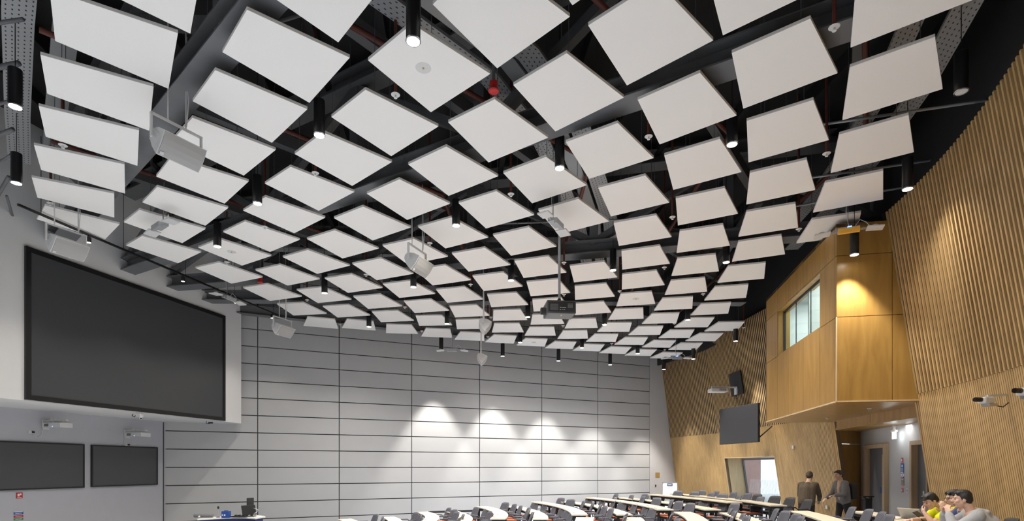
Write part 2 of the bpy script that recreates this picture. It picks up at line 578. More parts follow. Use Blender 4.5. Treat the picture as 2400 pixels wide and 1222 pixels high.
def slat_wall(name, f, L, z0, zs, z1, hole=None, cw=.05, cd=.02, joints=()):
    """coarse slats over black felt above zs, fine ribs below; hole = (s0, s1, ztop)"""
    m = MB()
    n = int(L / 0.118)
    for i in range(n):
        s = (i + 0.5) * L / n
        slat(m, f, s, cw, cd, zs, z1, 0, cw * .9)
    n2 = 2 * n
    for i in range(n2):
        s = (i + 0.5) * L / n2
        zb = z0
        if hole and hole[0] < s < hole[1]:
            zb = hole[2]
        slat(m, f, s, 0.044, 0.008, zb, zs, 0, 0.042)
    # backing
    ns = max(8, int(L / 0.4))
    cuts = [L * i / ns for i in range(ns + 1)]
    cuts = sorted([c for c in cuts if all(abs(c - j) > .05 for j in joints)] + list(joints))
    if hole:
        cuts = sorted([c for c in cuts if abs(c - hole[0]) > .1 and abs(c - hole[1]) > .1] + [hole[0], hole[1]])
    for a, b in zip(cuts, cuts[1:]):
        m.hexa([wall_pt(f, a, zs, -0.12), wall_pt(f, b, zs, -0.12), wall_pt(f, b, zs, -0.005), wall_pt(f, a, zs, -0.005)],
               [wall_pt(f, a, z1, -0.12), wall_pt(f, b, z1, -0.12), wall_pt(f, b, z1, -0.005), wall_pt(f, a, z1, -0.005)], 1)
        zb = hole[2] if hole and hole[0] <= a and b <= hole[1] else z0
        m.hexa([wall_pt(f, a, zb, -0.12), wall_pt(f, b, zb, -0.12), wall_pt(f, b, zb, -0.003), wall_pt(f, a, zb, -0.003)],
               [wall_pt(f, a, zs, -0.12), wall_pt(f, b, zs, -0.12), wall_pt(f, b, zs, -0.003), wall_pt(f, a, zs, -0.003)], 2)
    return struct(m.build(name, [M['slat'], M['blackmatt'], M['slatback']]))


M['slatback'] = wood('oak_groove', (0.16, 0.10, 0.05), (0.2, 0.13, 0.065), (3, 3, 0.5), 0.7)
fb, Lb = polyline([(7.86, 27.5), (8.85, 23.4), (9.03, 19.6), (9.27, 15.75)])


def s_at_y(Y):
    lo, hi = 0.0, Lb
    for _ in range(40):
        mid = (lo + hi) / 2
        if fb(mid)[0].y > Y:
            lo = mid
        else:
            hi = mid
    return lo


JB = [math.hypot(.99, 4.1)]
JB.append(JB[0] + math.hypot(.18, 3.8))
H0, H1, HZ = s_at_y(23.1), s_at_y(19.15), 0.37
slat_wall('wall_back', fb, Lb, -1.62, ZREF, 5.3, (H0, H1, HZ), .050, .013, JB)
RC = (-8.0, 13.3)
fr3, L3 = arc(RC, 16.25, R(-8.3), R(-50))
slat_wall('wall_right', fr3, L3, -1.62, ZREF, 5.1, None, .052, .028)
# black steel edge of the right slat wall, and its return
m = MB()
m.hexa([wall_pt(fr3, -0.06, ZREF - .02, -0.1), wall_pt(fr3, 0.0, ZREF - .02, -0.1), wall_pt(fr3, 0.0, ZREF - .02, 0.075), wall_pt(fr3, -0.06, ZREF - .02, 0.075)],
       [wall_pt(fr3, -0.06, 5.1, -0.1), wall_pt(fr3, 0.0, 5.1, -0.1), wall_pt(fr3, 0.0, 5.1, 0.075), wall_pt(fr3, -0.06, 5.1, 0.075)])
struct(m.build('trim_2', M['blackmatt']))
m = MB()
lo = [wall_pt(fr3, 0, -1.62, 0.018), wall_pt(fr3, -.001, -1.62, -0.55), wall_pt(fr3, -0.05, -1.62, -0.55), wall_pt(fr3, -0.05, -1.62, 0.018)]
hi = [wall_pt(fr3, 0, 1.33, 0.018), wall_pt(fr3, -.001, 1.33, -1.0), wall_pt(fr3, -0.05, 1.33, -1.0), wall_pt(fr3, -0.05, 1.33, 0.018)]
m.hexa(lo, hi)
struct(m.build('wall_right_return', M['slat']))
# plain wall that closes the hall behind the photographer
fr4, L4 = arc(RC, 16.35, R(-49.5), R(-168))
m = MB()
for i in range(40):
    a, b = L4 * i / 40, L4 * (i + 1) / 40
    m.hexa([wall_pt(fr4, a, -2.5, -0.15), wall_pt(fr4, b, -2.5, -0.15), wall_pt(fr4, b, -2.5, 0), wall_pt(fr4, a, -2.5, 0)],
           [wall_pt(fr4, a, 5.1, -0.15), wall_pt(fr4, b, 5.1, -0.15), wall_pt(fr4, b, 5.1, 0), wall_pt(fr4, a, 5.1, 0)])
struct(m.build('wall_rear', M['white_plaster']))
# black upper wall above the slats
m = MB()
up = [(6.9, 27.9), (8.2, 24), (8.75, 19.6), (9.0, 15.7), (8.9, 11.5)]
for k in range(0, 66):
    a = R(-7 - 2.5 * k)
    up.append((RC[0] + 16.05 * math.cos(a), RC[1] + 16.05 * math.sin(a)))
for a, b in zip(up, up[1:]):
    m.beam(P(*a, 6.45), P(*b, 6.45), 0.1, 2.95)
struct(m.build('wall_upper', M['blackmatt']))

# deep window recess in the back wall: pale ply linings, glazing, terrace outside
def recess():
    dep = 0.85
    m = MB()
    for (s, t) in ((H0, 0.03), (H1 - 0.0, -0.03)):
        m.hexa([wall_pt(fb, s, -1.62, 0.02), wall_pt(fb, s - t, -1.62, 0.02), wall_pt(fb, s - t, -1.62, -dep), wall_pt(fb, s, -1.62, -dep)],
               [wall_pt(fb, s, HZ, 0.02), wall_pt(fb, s - t, HZ, 0.02), wall_pt(fb, s - t, HZ, -dep), wall_pt(fb, s, HZ, -dep)])
    m.hexa([wall_pt(fb, H0, HZ, 0.02), wall_pt(fb, H1, HZ, 0.02), wall_pt(fb, H1, HZ, -dep), wall_pt(fb, H0, HZ, -dep)],
           [wall_pt(fb, H0, HZ + .03, 0.02), wall_pt(fb, H1, HZ + .03, 0.02), wall_pt(fb, H1, HZ + .03, -dep), wall_pt(fb, H0, HZ + .03, -dep)])
    struct(m.build('trim_3', M['palewood']))
    win = MB()
    o = dep - 0.06
    n = 1
    for i in range(n + 1):
        s = H0 + 0.04 + (H1 - H0 - 0.08) * i / n
        win.beam(wall_pt(fb, s, -1.62, -o), wall_pt(fb, s, HZ, -o), 0.06, 0.06)
    win.beam(wall_pt(fb, H0, HZ - .04, -o), wall_pt(fb, H1, HZ - .04, -o), 0.06, 0.07)
    win.beam(wall_pt(fb, H0, -1.58, -o), wall_pt(fb, H1, -1.58, -o), 0.06, 0.07)
    w = struct(win.build('window_1', M['doorgrey']))
    g = MB()
    g.hexa([wall_pt(fb, H0, -1.6, -o), wall_pt(fb, H1, -1.6, -o), wall_pt(fb, H1, HZ, -o), wall_pt(fb, H0, HZ, -o)],
           [wall_pt(fb, H0, -1.6, -o - .012), wall_pt(fb, H1, -1.6, -o - .012), wall_pt(fb, H1, HZ, -o - .012), wall_pt(fb, H0, HZ, -o - .012)])
    g.build('pane', M['glass'], w)
    # white diagonal stripes and dots on the glass
    f = MB()
    Lh = H1 - H0
    for i in range(26):
        s = H0 + 0.2 + i * 0.085
        f.beam(wall_pt(fb, s, -1.05, -o + .004), wall_pt(fb, s + 0.22, -0.5, -o + .004), 0.004, 0.035)
    for i in range(10):
        for j in range(9):
            s = H0 + 2.5 + i * 0.13 + (j % 2) * 0.065
            if s < H1 - .1:
                c = wall_pt(fb, s, -1.0 + j * 0.085, -o + .004)
                f.ball(c, 0.017, seg=6, rings=4, mat=1)
    f.build('film_pattern', [M['signwhite'], M['brick']], w)
    # outside
    x = MB()
    x.box((20, 21, CZ - 1.75), (19, 26, 0.2))
    tag(x.build('terrace_paving', M['paving']), kind='structure')
    b = MB()
    b.hexa([P(9.6, 32.0, -1.65), P(10.9, 28.6, -1.65), P(13.4, 29.4, -1.65), P(12.9, 33.0, -1.65)],
           [P(9.6, 32.0, 5), P(10.9, 28.6, 5), P(13.4, 29.4, 5), P(12.9, 33.0, 5)])
    tag(b.build('neighbouring_building', M['brick']), 'pink rendered building wall outside, seen through the back window', 'building')
    e = empty('terrace_railing', P(13.5, 23, -1.65), 'grey metal railing on the terrace outside the back window', 'railing')
    r = MB()
    r.tube([P(13.6, 26.5, -.5), P(12.6, 17.5, -.5)], 0.03)
    r.build('handrail', M['steel'], e, world=True)
    for i in range(7):
        y = 26 - i * 1.35
        xx = 13.6 - (26.5 - y) / 9.0
        r = MB()
        r.tube([P(xx, y, -1.65), P(xx, y, -.5)], 0.022)
        r.build('post', M['steel'], e, world=True)
    r = MB()
    r.hexa([P(13.58, 26.4, -1.55), P(12.58, 17.6, -1.55), P(12.58, 17.6, -.62), P(13.58, 26.4, -.62)],
           [P(13.6, 26.4, -1.55), P(12.6, 17.6, -1.55), P(12.6, 17.6, -.62), P(13.6, 26.4, -.62)])
    r.build('infill_panel', M['glass'], e, world=True)


recess()

# ---- vestibule under the booth
VU = Vector((-0.242, -0.970, 0)).normalized()
VN = Vector((-0.970, 0.242, 0)).normalized()     # into the room


def V(k, zr, off=0.0):
    return P(10.36, 16.3, zr) + VU * k + VN * off


vfr = frame_M(V(0, 0), VU, -VN)
m = MB()
m.hexa([P(9.74, 15.78, -1.62), P(10.45, 16.3, -1.62), P(10.4, 16.42, -1.62), P(9.70, 15.92, -1.62)],
       [P(9.40, 15.76, 0.67), P(10.45, 16.3, 0.67), P(10.4, 16.42, 0.67), P(9.36, 15.90, 0.67)])
m.hexa([P(9.39, 15.76, 0.69), P(10.45, 16.3, 0.69), P(10.4, 16.42, 0.69), P(9.35, 15.90, 0.69)],
       [P(9.29, 15.76, 1.33), P(10.45, 16.3, 1.33), P(10.4, 16.42, 1.33), P(9.25, 15.90, 1.33)])
struct(m.build('wall_vestibule_side', M['ply']))
# vestibule wall with two door openings
D1, D2, DT = (0.565, 2.01), (3.43, 4.9), 0.62
m = MB()
for k0, k1 in ((-0.1, D1[0]), (D1[1], D2[0]), (D2[1], 6.4)):
    m.box(((k0 + k1) / 2, 0.06, -0.27), (k1 - k0, 0.12, 2.72), 0, vfr)
for k0, k1 in (D1, D2):
    m.box(((k0 + k1) / 2, 0.06, (DT + 1.09) / 2), (k1 - k0, 0.12, 1.09 - DT), 0, vfr)
struct(m.build('wall_vestibule', M['plaster']))
m = MB()
m.hexa([P(9.2, 15.6, 1.05), P(8.55, 11.5, 1.05), P(8.9, 10.2, 1.05), P(10.5, 16.4, 1.05)],
       [P(9.2, 15.6, 1.10), P(8.55, 11.5, 1.10), P(8.9, 10.2, 1.10), P(10.5, 16.4, 1.10)])
struct(m.build('ceiling_vestibule', M['ply']))
m = MB()
m.beam(P(9.22, 15.5, 1.19), P(8.92, 13.6, 1.19), 0.04, 0.28)
m.beam(P(8.916, 13.58, 1.19), P(8.53, 11.2, 1.19), 0.04, 0.28)
struct(m.build('trim_4', M['ply']))


def door(i, k0, k1, glass_k):
    d = struct(MB().box((0, 0, 0), (0.001, 0.001, -0.003)).build('tmp', M['oakframe']))
    bpy.data.objects.remove(d)
    m = MB()
    for k in (k0 + .05, k1 - .05):
        m.box((k, 0.0, (DT - 1.62) / 2), (0.10, 0.2, DT + 1.62), 0, vfr)
    m.box(((k0 + k1) / 2, 0.0, DT - .05), (k1 - k0 - .2, 0.2, 0.10), 0, vfr)
    fr = struct(m.build('door_%d' % i, M['oakframe']))
    lf = MB()
    a, b = k0 + .1, k1 - .1
    zt = DT - .1
    g0, g1 = glass_k
    zg0, zg1 = -1.4, zt - .18
    for x0, x1, z0, z1 in ((a, g0, -1.62, zt), (g1, b, -1.62, zt), (g0, g1, zg1, zt), (g0, g1, -1.62, zg0)):
        lf.box(((x0 + x1) / 2, 0.06, (z0 + z1) / 2), (x1 - x0, 0.05, z1 - z0), 0, vfr)
    leaf = lf.build('door_leaf', M['doorgrey'], fr)
    gb = MB()
    for x in (g0 + .02, g1 - .02):
        gb.box((x, 0.03, (zg0 + zg1) / 2), (0.04, 0.03, zg1 - zg0), 0, vfr)
    gb.box(((g0 + g1) / 2, 0.03, zg1 - .02), (g1 - g0, 0.03, 0.04), 0, vfr)
    gb.build('glazing_bead', M['oakframe'], leaf)
    gp = MB()
    gp.box(((g0 + g1) / 2, 0.06, (zg0 + zg1) / 2), (g1 - g0 - .08, 0.012, zg1 - zg0), 0, vfr)
    gp.build('vision_pane', M['glass'], leaf)
    h = MB()
    h.box((g0 - .13, 0.03, -0.62), (0.07, 0.012, 0.16), 0, vfr)
    h.build('push_plate', M['signblue'] if i == 1 else M['chrome'], leaf)
    return fr


door(1, *D1, (1.55, 1.80))
door(2, *D2, (3.95, 4.2))
# corridor beyond the doors, lit so the vision panes read pale
m = MB()
m.box((2.8, 2.6, -0.27), (7.5, 0.1, 2.8), 0, vfr)
m.box((2.8, 1.35, 1.1), (7.5, 2.6, 0.05), 0, vfr)
m.box((-0.95, 1.35, -0.27), (0.1, 2.6, 2.8), 0, vfr)
m.box((6.5, 1.35, -0.27), (0.1, 2.6, 2.8), 0, vfr)
struct(m.build('wall_corridor', M['white_plaster']))
ll = bpy.data.lights.new('corridor_fill', 'AREA')  # added area light with no fixture, brightens the vision panes
ll.energy = 30
ll.size, ll.size_y, ll.shape = 4.0, 0.3, 'RECTANGLE'
lo = link(bpy.data.objects.new('corridor_fill', ll))
lo.location = V(2.8, 1.02, -1.4)

# ---- the control booth: a ply box that hangs over the vestibule
BC = Vector((6.61, 11.14, 0))
BU = Vector((0.179, 0.984, 0)).normalized()       # along the long face, away from the corner
BV = Vector((0.984, -0.179, 0)).normalized()      # along the short face, to the right
BL, BWD, BZ0, BZ1 = 5.13, 1.62, 1.33, 4.93
bfr = frame_M(Vector((BC.x, BC.y, CZ)), BU, BV)   # local x along long face, y depth, z relative to the eye


def booth():
    t = 0.06
    b = MB()
    g = 0.006
    zj = (BZ0, 3.04, 4.28, BZ1)
    w0, w1 = 0.90, 3.98
    # long face panels
    def pan(x0, x1, z0, z1):
        b.box(((x0 + x1) / 2, t / 2, (z0 + z1) / 2), (x1 - x0 - 2 * g, t, z1 - z0 - 2 * g), 0, bfr)
    xs = [0, 0.9, 1.95, 3.05, 3.98, BL]
    for x0, x1 in zip(xs, xs[1:]):
        pan(x0, x1, zj[0], zj[1])
        pan(x0, x1, zj[2], zj[3])
    pan(0, w0, zj[1], zj[2])
    pan(w1, BL, zj[1], zj[2])
    # short face panels
    ys = [0, 1.02, BWD]
    for y0, y1 in zip(ys, ys[1:]):
        for z0, z1 in zip(zj, zj[1:]):
            b.box((t / 2, (y0 + y1) / 2, (z0 + z1) / 2), (t, y1 - y0 - 2 * g, z1 - z0 - 2 * g), 0, bfr)
    struct(b.build('wall_booth', M['ply']))
    k = MB()      # dark carcass behind the open joints
    for x0, x1, z0, z1 in ((t, w0 - .02, BZ0 + .02, BZ1 - .02), (w1 + .02, BL, BZ0 + .02, BZ1 - .02), (w0 - .02, w1 + .02, BZ0 + .02, 3.02), (w0 - .02, w1 + .02, 4.3, BZ1 - .02)):
        k.box(((x0 + x1) / 2, t + .02, (z0 + z1) / 2), (x1 - x0, 0.03, z1 - z0), 0, bfr)
    k.box((t + .02, BWD / 2, (BZ0 + BZ1) / 2), (0.03, BWD, BZ1 - BZ0 - .04), 0, bfr)
    k.box((BL / 2, 1.2, BZ1 - .04), (BL, 2.4, 0.06), 0, bfr)
    k.box((BL - .03, 0.9, (BZ0 + BZ1) / 2), (0.06, 1.8, BZ1 - BZ0), 0, bfr)
    struct(k.build('wall_booth_carcass', M['blackmatt']))
    s = MB()      # soffit
    c = [(0, 0), (BL, 0), (BL, 2.0), (3.0, 2.35), (0.5, 2.3), (0, BWD)]
    lo = [bfr @ Vector((x, y, BZ0 - .03)) for x, y in c]
    hi = [bfr @ Vector((x, y, BZ0)) for x, y in c]
    s.hexa(lo, hi)
    struct(s.build('ceiling_booth_soffit', M['ply']))
    e = MB()      # pale edge strips
    e.beam(bfr @ Vector((-.004, -.004, BZ0)), bfr @ Vector((BL, -.004, BZ0)), 0.02, 0.03)
    e.beam(bfr @ Vector((-.004, -.004, BZ0)), bfr @ Vector((-.004, BWD, BZ0)), 0.02, 0.03)
    e.beam(bfr @ Vector((-.004, -.004, BZ0)), bfr @ Vector((-.004, -.004, 3.04)), 0.02, 0.02)
    struct(e.build('trim_5', M['palewood']))
    # window: linings, frame, glass with mullion gaskets
    f = MB()
    f.box((w1 - .015, 0.16, 3.66), (0.03, 0.3, 1.24), 0, bfr)
    f.box((w0 + .015, 0.16, 3.66), (0.03, 0.3, 1.24), 0, bfr)
    f.box(((w0 + w1) / 2, 0.16, 4.265), (w1 - w0, 0.3, 0.03), 0, bfr)
    f.box(((w0 + w1) / 2, 0.16, 3.055), (w1 - w0, 0.3, 0.03), 0, bfr)
    struct(f.build('trim_6', M['ply']))
    w = MB()
    yy = 0.17
    for x in (w0 + .045, w1 - .045):
        w.box((x, yy, 3.66), (0.03, 0.05, 1.18), 0, bfr)
    for z in (3.085, 4.235):
        w.box(((w0 + w1) / 2, yy, z), (w1 - w0 - .06, 0.05, 0.03), 0, bfr)
    for x in (1.95, 3.0):
        w.box((x, yy, 3.66), (0.012, 0.02, 1.15), 0, bfr)
    wo = struct(w.build('window_2', M['blackmatt']))
    xs = [w0 + .06, 1.944, 3.006, w1 - .06]
    xs2 = [(w0 + .06, 1.942), (1.958, 2.992), (3.008, w1 - .06)]
    for a, c in xs2:
        gm = MB().box(((a + c) / 2, yy, 3.66), (c - a, 0.012, 1.14), 0, bfr)
        gm.build('pane', M['glassgreen'], wo)
    # lit white room inside
    r = MB()
    r.box((BL / 2, 2.35, 3.2), (BL, 0.06, 3.5), 0, bfr)
    r.box((BL / 2, 1.25, 1.6), (BL - .2, 2.2, 0.05), 0, bfr)
    r.box((0.3, 1.25, 3.2), (0.06, 2.2, 3.2), 0, bfr)
    r.box((BL - .3, 1.25, 3.2), (0.06, 2.2, 3.2), 0, bfr)
    r.box((BL / 2, 1.25, 4.72), (BL - .2, 2.2, 0.05), 0, bfr)
    r.box((2.2, 1.2, 3.2), (0.07, 2.0, 3.2), 0, bfr)
    struct(r.build('wall_booth_room', M['white_plaster']))
    for i, (x, n) in enumerate(((1.25, 'nearer'), (3.4, 'farther'))):
        c = bfr @ Vector((x, 1.2, 4.66))
        p = empty('ceiling_light', c, '%s square lit ceiling panel inside the control booth' % n, 'ceiling light')
        q = MB()
        q.box((x, 1.2, 4.675), (1.25, 0.66, 0.04), 0, bfr)
        q.build('frame', M['white'], p, world=True)
        q = MB()
        q.box((x, 1.2, 4.65), (1.2, 0.6, 0.012), 0, bfr)
        q.build('diffuser', M['boothled'], p, world=True)
    for i, (px, py) in enumerate(((2038, 957.5), (1939, 979.5))):
        c = atz(px, py, 1.30)
        h = empty('sprinkler', c, ['white sprinkler under the booth soffit, nearer the exit light', 'white sprinkler under the booth soffit, nearer the wall screen'][i], 'sprinkler')
        MB().lathe([(0.045, 0.0), (0.05, -0.01), (0.03, -0.02)], 12).build('rosette', M['white'], h)
        MB().lathe([(0.008, -0.02), (0.008, -0.05), (0.022, -0.052), (0.022, -0.056)], 10).build('deflector', M['white'], h)


booth()

# ---- floors
m = MB()
m.box((-2.5, 11, -0.15), (34, 44, 0.3))
struct(m.build('floor', M['stage']))


def ring(m, r0, r1, a0, a1, z0, z1, n=48):
    for i in range(n):
        a, b = a0 + (a1 - a0) * i / n, a0 + (a1 - a0) * (i + 1) / n
        q = [(r0, a), (r1, a), (r1, b), (r0, b)]
        m.hexa([P(RC[0] + r * math.cos(t), RC[1] + r * math.sin(t), z0) for r, t in q],
               [P(RC[0] + r * math.cos(t), RC[1] + r * math.sin(t), z1) for r, t in q])


m = MB()
EDGE = [(3.3, 3.2), (6.03, 5.62), (7.88, 7.42), (9.70, 9.33), (11.42, 11.33), (13.10, 13.40), (16.2, 16.2)]   # tier edges at the far end / at the aisle
TZ = [-2.22, -2.10, -1.98, -1.86, -1.74, -1.62]


def edge_r(k, a):
    t = max(0.0, min(1.0, (a + 4.0) / 34.0))
    return EDGE[k][1] + (EDGE[k][0] - EDGE[k][1]) * t


for k in range(6):
    n = 56
    for i in range(n):
        a, b = -75 + 112 * i / n, -75 + 112 * (i + 1) / n
        q = [(edge_r(k, a), a), (edge_r(k + 1, a), a), (edge_r(k + 1, b), b), (edge_r(k, b), b)]
        m.hexa([P(RC[0] + r * math.cos(R(t)), RC[1] + r * math.sin(R(t)), -2.34) for r, t in q],
               [P(RC[0] + r * math.cos(R(t)), RC[1] + r * math.sin(R(t)), TZ[k]) for r, t in q])
ring(m, 16.2, 17.2, R(-75), R(-9), -2.34, -1.62)
ring(m, 16.2, 19.6, R(-9), R(40), -2.34, -1.62)
ring(m, 13.0, 21.4, R(37), R(43), -2.34, -1.62)
struct(m.build('floor_tiers', M['carpet']))

m = MB()
m.box((12.5, -2.6, -2.32), (21, 5.2, 0.02), 0, frame_M(G(0, 0), GU, -GN))  # unseen dark strip added to cut light bounced onto the lower partition
struct(m.build('floor_bounce_strip', M['aisle']))

# ---- roof deck and joists
m = MB()
m.box((-5, 11, CZ + 8.0), (32, 46, 0.2))
for i in range(20):
    m.beam(P(-17 + i * 1.25, 30, 7.75), P(-13 + i * 1.25, -6, 7.75), 0.12, 0.3)
struct(m.build('ceiling', M['deck']))

# ================================================================ ROOF STRUCTURE
def truss(name_label, a, b, z0=5.3, ztop=7.35, posts=(), depth=0.32, w=0.32):
    """steel roof truss: H-section chords, posts and raking braces; a, b in plan"""
    a, b = Vector((*a, 0)), Vector((*b, 0))
    d = (b - a).normalized()
    L = (b - a).length
    n = Vector((-d.y, d.x, 0))
    root = struct(empty('roof_truss', P(a.x, a.y, z0), name_label, 'truss'))

    def chord(name, z):
        m = MB()
        for zz, h in ((z + 0.012, 0.024), (z + depth - 0.012, 0.024)):
            m.beam(P(a.x, a.y, zz), P(b.x, b.y, zz), w, h)
        m.beam(P(a.x, a.y, z + depth / 2), P(b.x, b.y, z + depth / 2), 0.03, depth - 0.04)
        m.build(name, M['steel'], root, world=True)
    chord('bottom_chord', z0)
    chord('top_chord', ztop)
    np_ = max(2, int(L / 2.75))
    off = posts[0] if posts else 0.0
    sp = L / np_
    for i in range(np_):
        s = off + i * sp
        if s > L - .2:
            break
        p = a + d * s
        m = MB()
        m.beam(P(p.x, p.y, z0 + depth), P(p.x, p.y, ztop), 0.2, 0.2, up=n)
        m.build('post', M['steel'], root, world=True)
        q = a + d * min(L, s + sp)
        m = MB()
        if i % 2:
            m.beam(P(p.x, p.y, ztop), P(q.x, q.y, z0 + depth), 0.16, 0.16)
        else:
            m.beam(P(p.x, p.y, z0 + depth), P(q.x, q.y, ztop), 0.16, 0.16)
        m.build('brace', M['steel'], root, world=True)
    return root


truss('dark steel roof truss nearest the camera on the left, behind the largest speaker', (1.2, 2.84), (-10.9, 13.26), w=.42)
truss('long dark steel roof truss running diagonally across the middle of the ceiling', (9.5, 3.6), (-10.45, 15.0), w=.42)
truss('dark steel roof truss crossing behind the ceiling projector pole', (8.3, 12.45), (-10.3, 16.4), w=.42)
truss('dark steel roof truss over the far part of the room', (7.6, 17.9), (-9.75, 17.6), w=.42)
# edge beams at the partition
e = struct(empty('steel_beam', P(-9.6, 18.9, 5.3), 'dark steel beam along the head of the grey partition', 'beam'))
mm = MB()
mm.beam(G(1.2, 5.31, .35), G(22, 5.31, .35), 0.3, 0.02)
mm.beam(G(1.2, 5.46, .35), G(22, 5.46, .35), 0.02, 0.3)
mm.beam(G(1.2, 5.61, .35), G(22, 5.61, .35), 0.3, 0.02)
mm.build('section', M['steel'], e, world=True)

# secondary beams between trusses
SEC = [((-6.2, 9.0), (-1.6, 13.4)), ((-3.3, 6.6), (2.6, 14.0)), ((0.6, 6.0), (5.6, 12.6)), ((3.4, 5.2), (7.6, 12.2)), ((-8.4, 11.6), (-5.2, 15.2)), ((-1.5, 14.6), (0.2, 18.0)), ((2.4, 13.6), (4.6, 18.2)), ((-5.4, 15.2), (-4.0, 17.9)), ((5.9, 13.0), (6.6, 18.2))]
for i, (a, b) in enumerate(SEC):
    m = MB()
    m.beam(P(*a, 6.35), P(*b, 6.35), 0.16, 0.24)
    tag(m.build('tie_beam', M['steel']), 'dark steel tie beam in the roof void, %s counted from the left' % ordn(i), 'beam', 'tie beams in the roof void')


# ---- cable trays (perforated, galvanised)
def tray(pts, w, perf=True, z=6.2):
    vs, fs, uvs = [], [], []
    P3 = [Vector((*p, 0)) for p in pts]
    L = 0
    rows = []
    for i, p in enumerate(P3):
        d = (P3[min(i + 1, len(P3) - 1)] - P3[max(i - 1, 0)]).normalized()
        n = Vector((-d.y, d.x, 0))
        if i:
            L += (p - P3[i - 1]).length
        rows.append((p - n * w / 2, p + n * w / 2, L))
    return rows


def add_tray(label, pts, w, perf=True, z=6.1):
    rows = tray(pts, w)
    me = bpy.data.meshes.new('cable_tray')
    vs, fs, uv = [], [], []
    for (l, r, L) in rows:
        vs += [P(l.x, l.y, z), P(r.x, r.y, z), P(l.x, l.y, z + .05), P(r.x, r.y, z + .05), P(l.x, l.y, z + .006), P(r.x, r.y, z + .006)]
    k = 6
    for i in range(len(rows) - 1):
        b, c = i * k, (i + 1) * k
        L0, L1 = rows[i][2], rows[i + 1][2]
        fs += [(b, b + 1, c + 1, c), (b + 4, c + 4, c + 5, b + 5), (b, c, c + 2, b + 2), (b + 1, b + 3, c + 3, c + 1)]
        uv += [[(0, L0), (w, L0), (w, L1), (0, L1)]] + [[(0, 0)] * 4] * 3
    me.from_pydata([tuple(v) for v in vs], [], fs)
    me.materials.append(M['galv'] if perf else M['galvplain'])
    ul = me.uv_layers.new(name='UVMap')
    for p, q in zip(me.polygons, uv):
        for li, c in zip(p.loop_indices, q):
            ul.data[li].uv = (c[1], c[0])
    o = link(bpy.data.objects.new('cable_tray', me))
    return tag(o, label, 'cable tray')


def off(pts, d):
    out = []
    for i, p in enumerate(pts):
        a = Vector(pts[max(i - 1, 0)])
        b = Vector(pts[min(i + 1, len(pts) - 1)])
        t = (b - a).normalized()
        out.append((p[0] - t.y * d, p[1] + t.x * d))
    return out


TC = [(-3.4, 5.6), (-1.77, 7.1), (-0.35, 8.6), (0.55, 10.2), (1.15, 12.0), (1.75, 13.9), (2.2, 16.0), (2.6, 18)]
add_tray('perforated galvanised cable tray over the middle of the room, left of a pair', TC, 0.32)
add_tray('perforated galvanised cable tray over the middle of the room, right of a pair', off(TC, -0.78), 0.36)
add_tray('plain lidded grey tray between the two perforated central trays', off(TC, -0.39), 0.26, False, 6.15)
TL = [(-3.6, 4.2), (-5.2, 5.9), (-6.7, 7.5), (-8.5, 9.5), (-9.8, 11.0)]
add_tray('perforated galvanised cable tray at far left of the ceiling, inner one', TL, 0.34)
add_tray('perforated galvanised cable tray at far left of the ceiling, outer one', off(TL, 0.55), 0.36)
add_tray('plain grey tray beside the far left perforated trays', off(TL, -0.5), 0.30, False, 6.15)
TR = [(4.8, 6.0), (5.45, 7.4), (6.05, 9.0), (6.6, 11.0), (7.0, 13), (7.3, 15.5)]
add_tray('perforated galvanised cable tray above the right hand panels, left one', TR, 0.3)
add_tray('perforated galvanised cable tray above the right hand panels, right one', off(TR, -0.6), 0.34)
TX = [(-7.8, 14.9), (-4, 15.6), (0, 15.9), (4, 15.4), (7.4, 14.2)]
add_tray('galvanised cable tray crossing the ceiling behind the projector pole', TX, 0.3, True, 6.0)


# ---- thin conduits and red sprinkler mains
def pipe(name, pts, r, m, label, cat):
    b = MB()
    b.tube(pts, r, 8)
    return tag(b.build(name, M[m], smooth=True), label, cat)


pipe('conduit', [P(4.7, 9.0, 5.55), P(8.0, 8.1, 5.55)], 0.022, 'galvplain', 'thin grey conduit reaching the right slat wall, nearest of three', 'conduit')
pipe('conduit', [P(5.0, 10.9, 5.6), P(8.1, 9.9, 5.6)], 0.022, 'galvplain', 'thin grey conduit reaching the right slat wall, middle of three', 'conduit')
pipe('conduit', [P(5.3, 11.9, 5.5), P(8.2, 10.6, 5.5)], 0.022, 'galvplain', 'thin grey conduit reaching the right slat wall, farthest of three', 'conduit')
pipe('conduit', [P(-0.6, 12.9, 5.7), P(3.3, 12.6, 5.7)], 0.022, 'galvplain', 'pale conduit crossing behind the central antenna hub', 'conduit')
pipe('conduit', [P(-3.3, 7.2, 5.75), P(-1.3, 6.55, 5.75)], 0.022, 'galvplain', 'pale conduit beside the brightest near downlight', 'conduit')
for i in range(7):
    b = MB()
    y = 6.9 + i * 0.75
    b.tube([P(-6.1 - i * 0.72, y, 5.62), P(-9.6 - i * .3, y + .55 + i * .12, 5.62)], 0.025 + .012 * (i % 2), 6)
    tag(b.build('strut_rail', M['steel'], smooth=True), 'dark strut rail at the far left of the ceiling, %s from the camera' % ordn(i), 'rail', 'strut rails left of the panels')
MAINS = [[(-6.5, 7.6), (-1.5, 12.2), (-1.0, 20.0)], [(-3.0, 6.8), (1.6, 10.9), (1.5, 19.5)], [(0.6, 6.6), (4.0, 10.0), (4.2, 21)], [(3.6, 5.6), (6.6, 10.2), (6.6, 22)], [(-8.5, 10.2), (-4.6, 14.4), (-4.2, 18.6)]]
for i, ml in enumerate(MAINS):
    pipe('sprinkler_main', [P(x, y, 6.05) for x, y in ml], 0.042, 'redpipe', 'dark red sprinkler main above the panels, %s from the left' % ['second', 'third', 'fourth', 'fifth', 'first'][i], 'pipe')

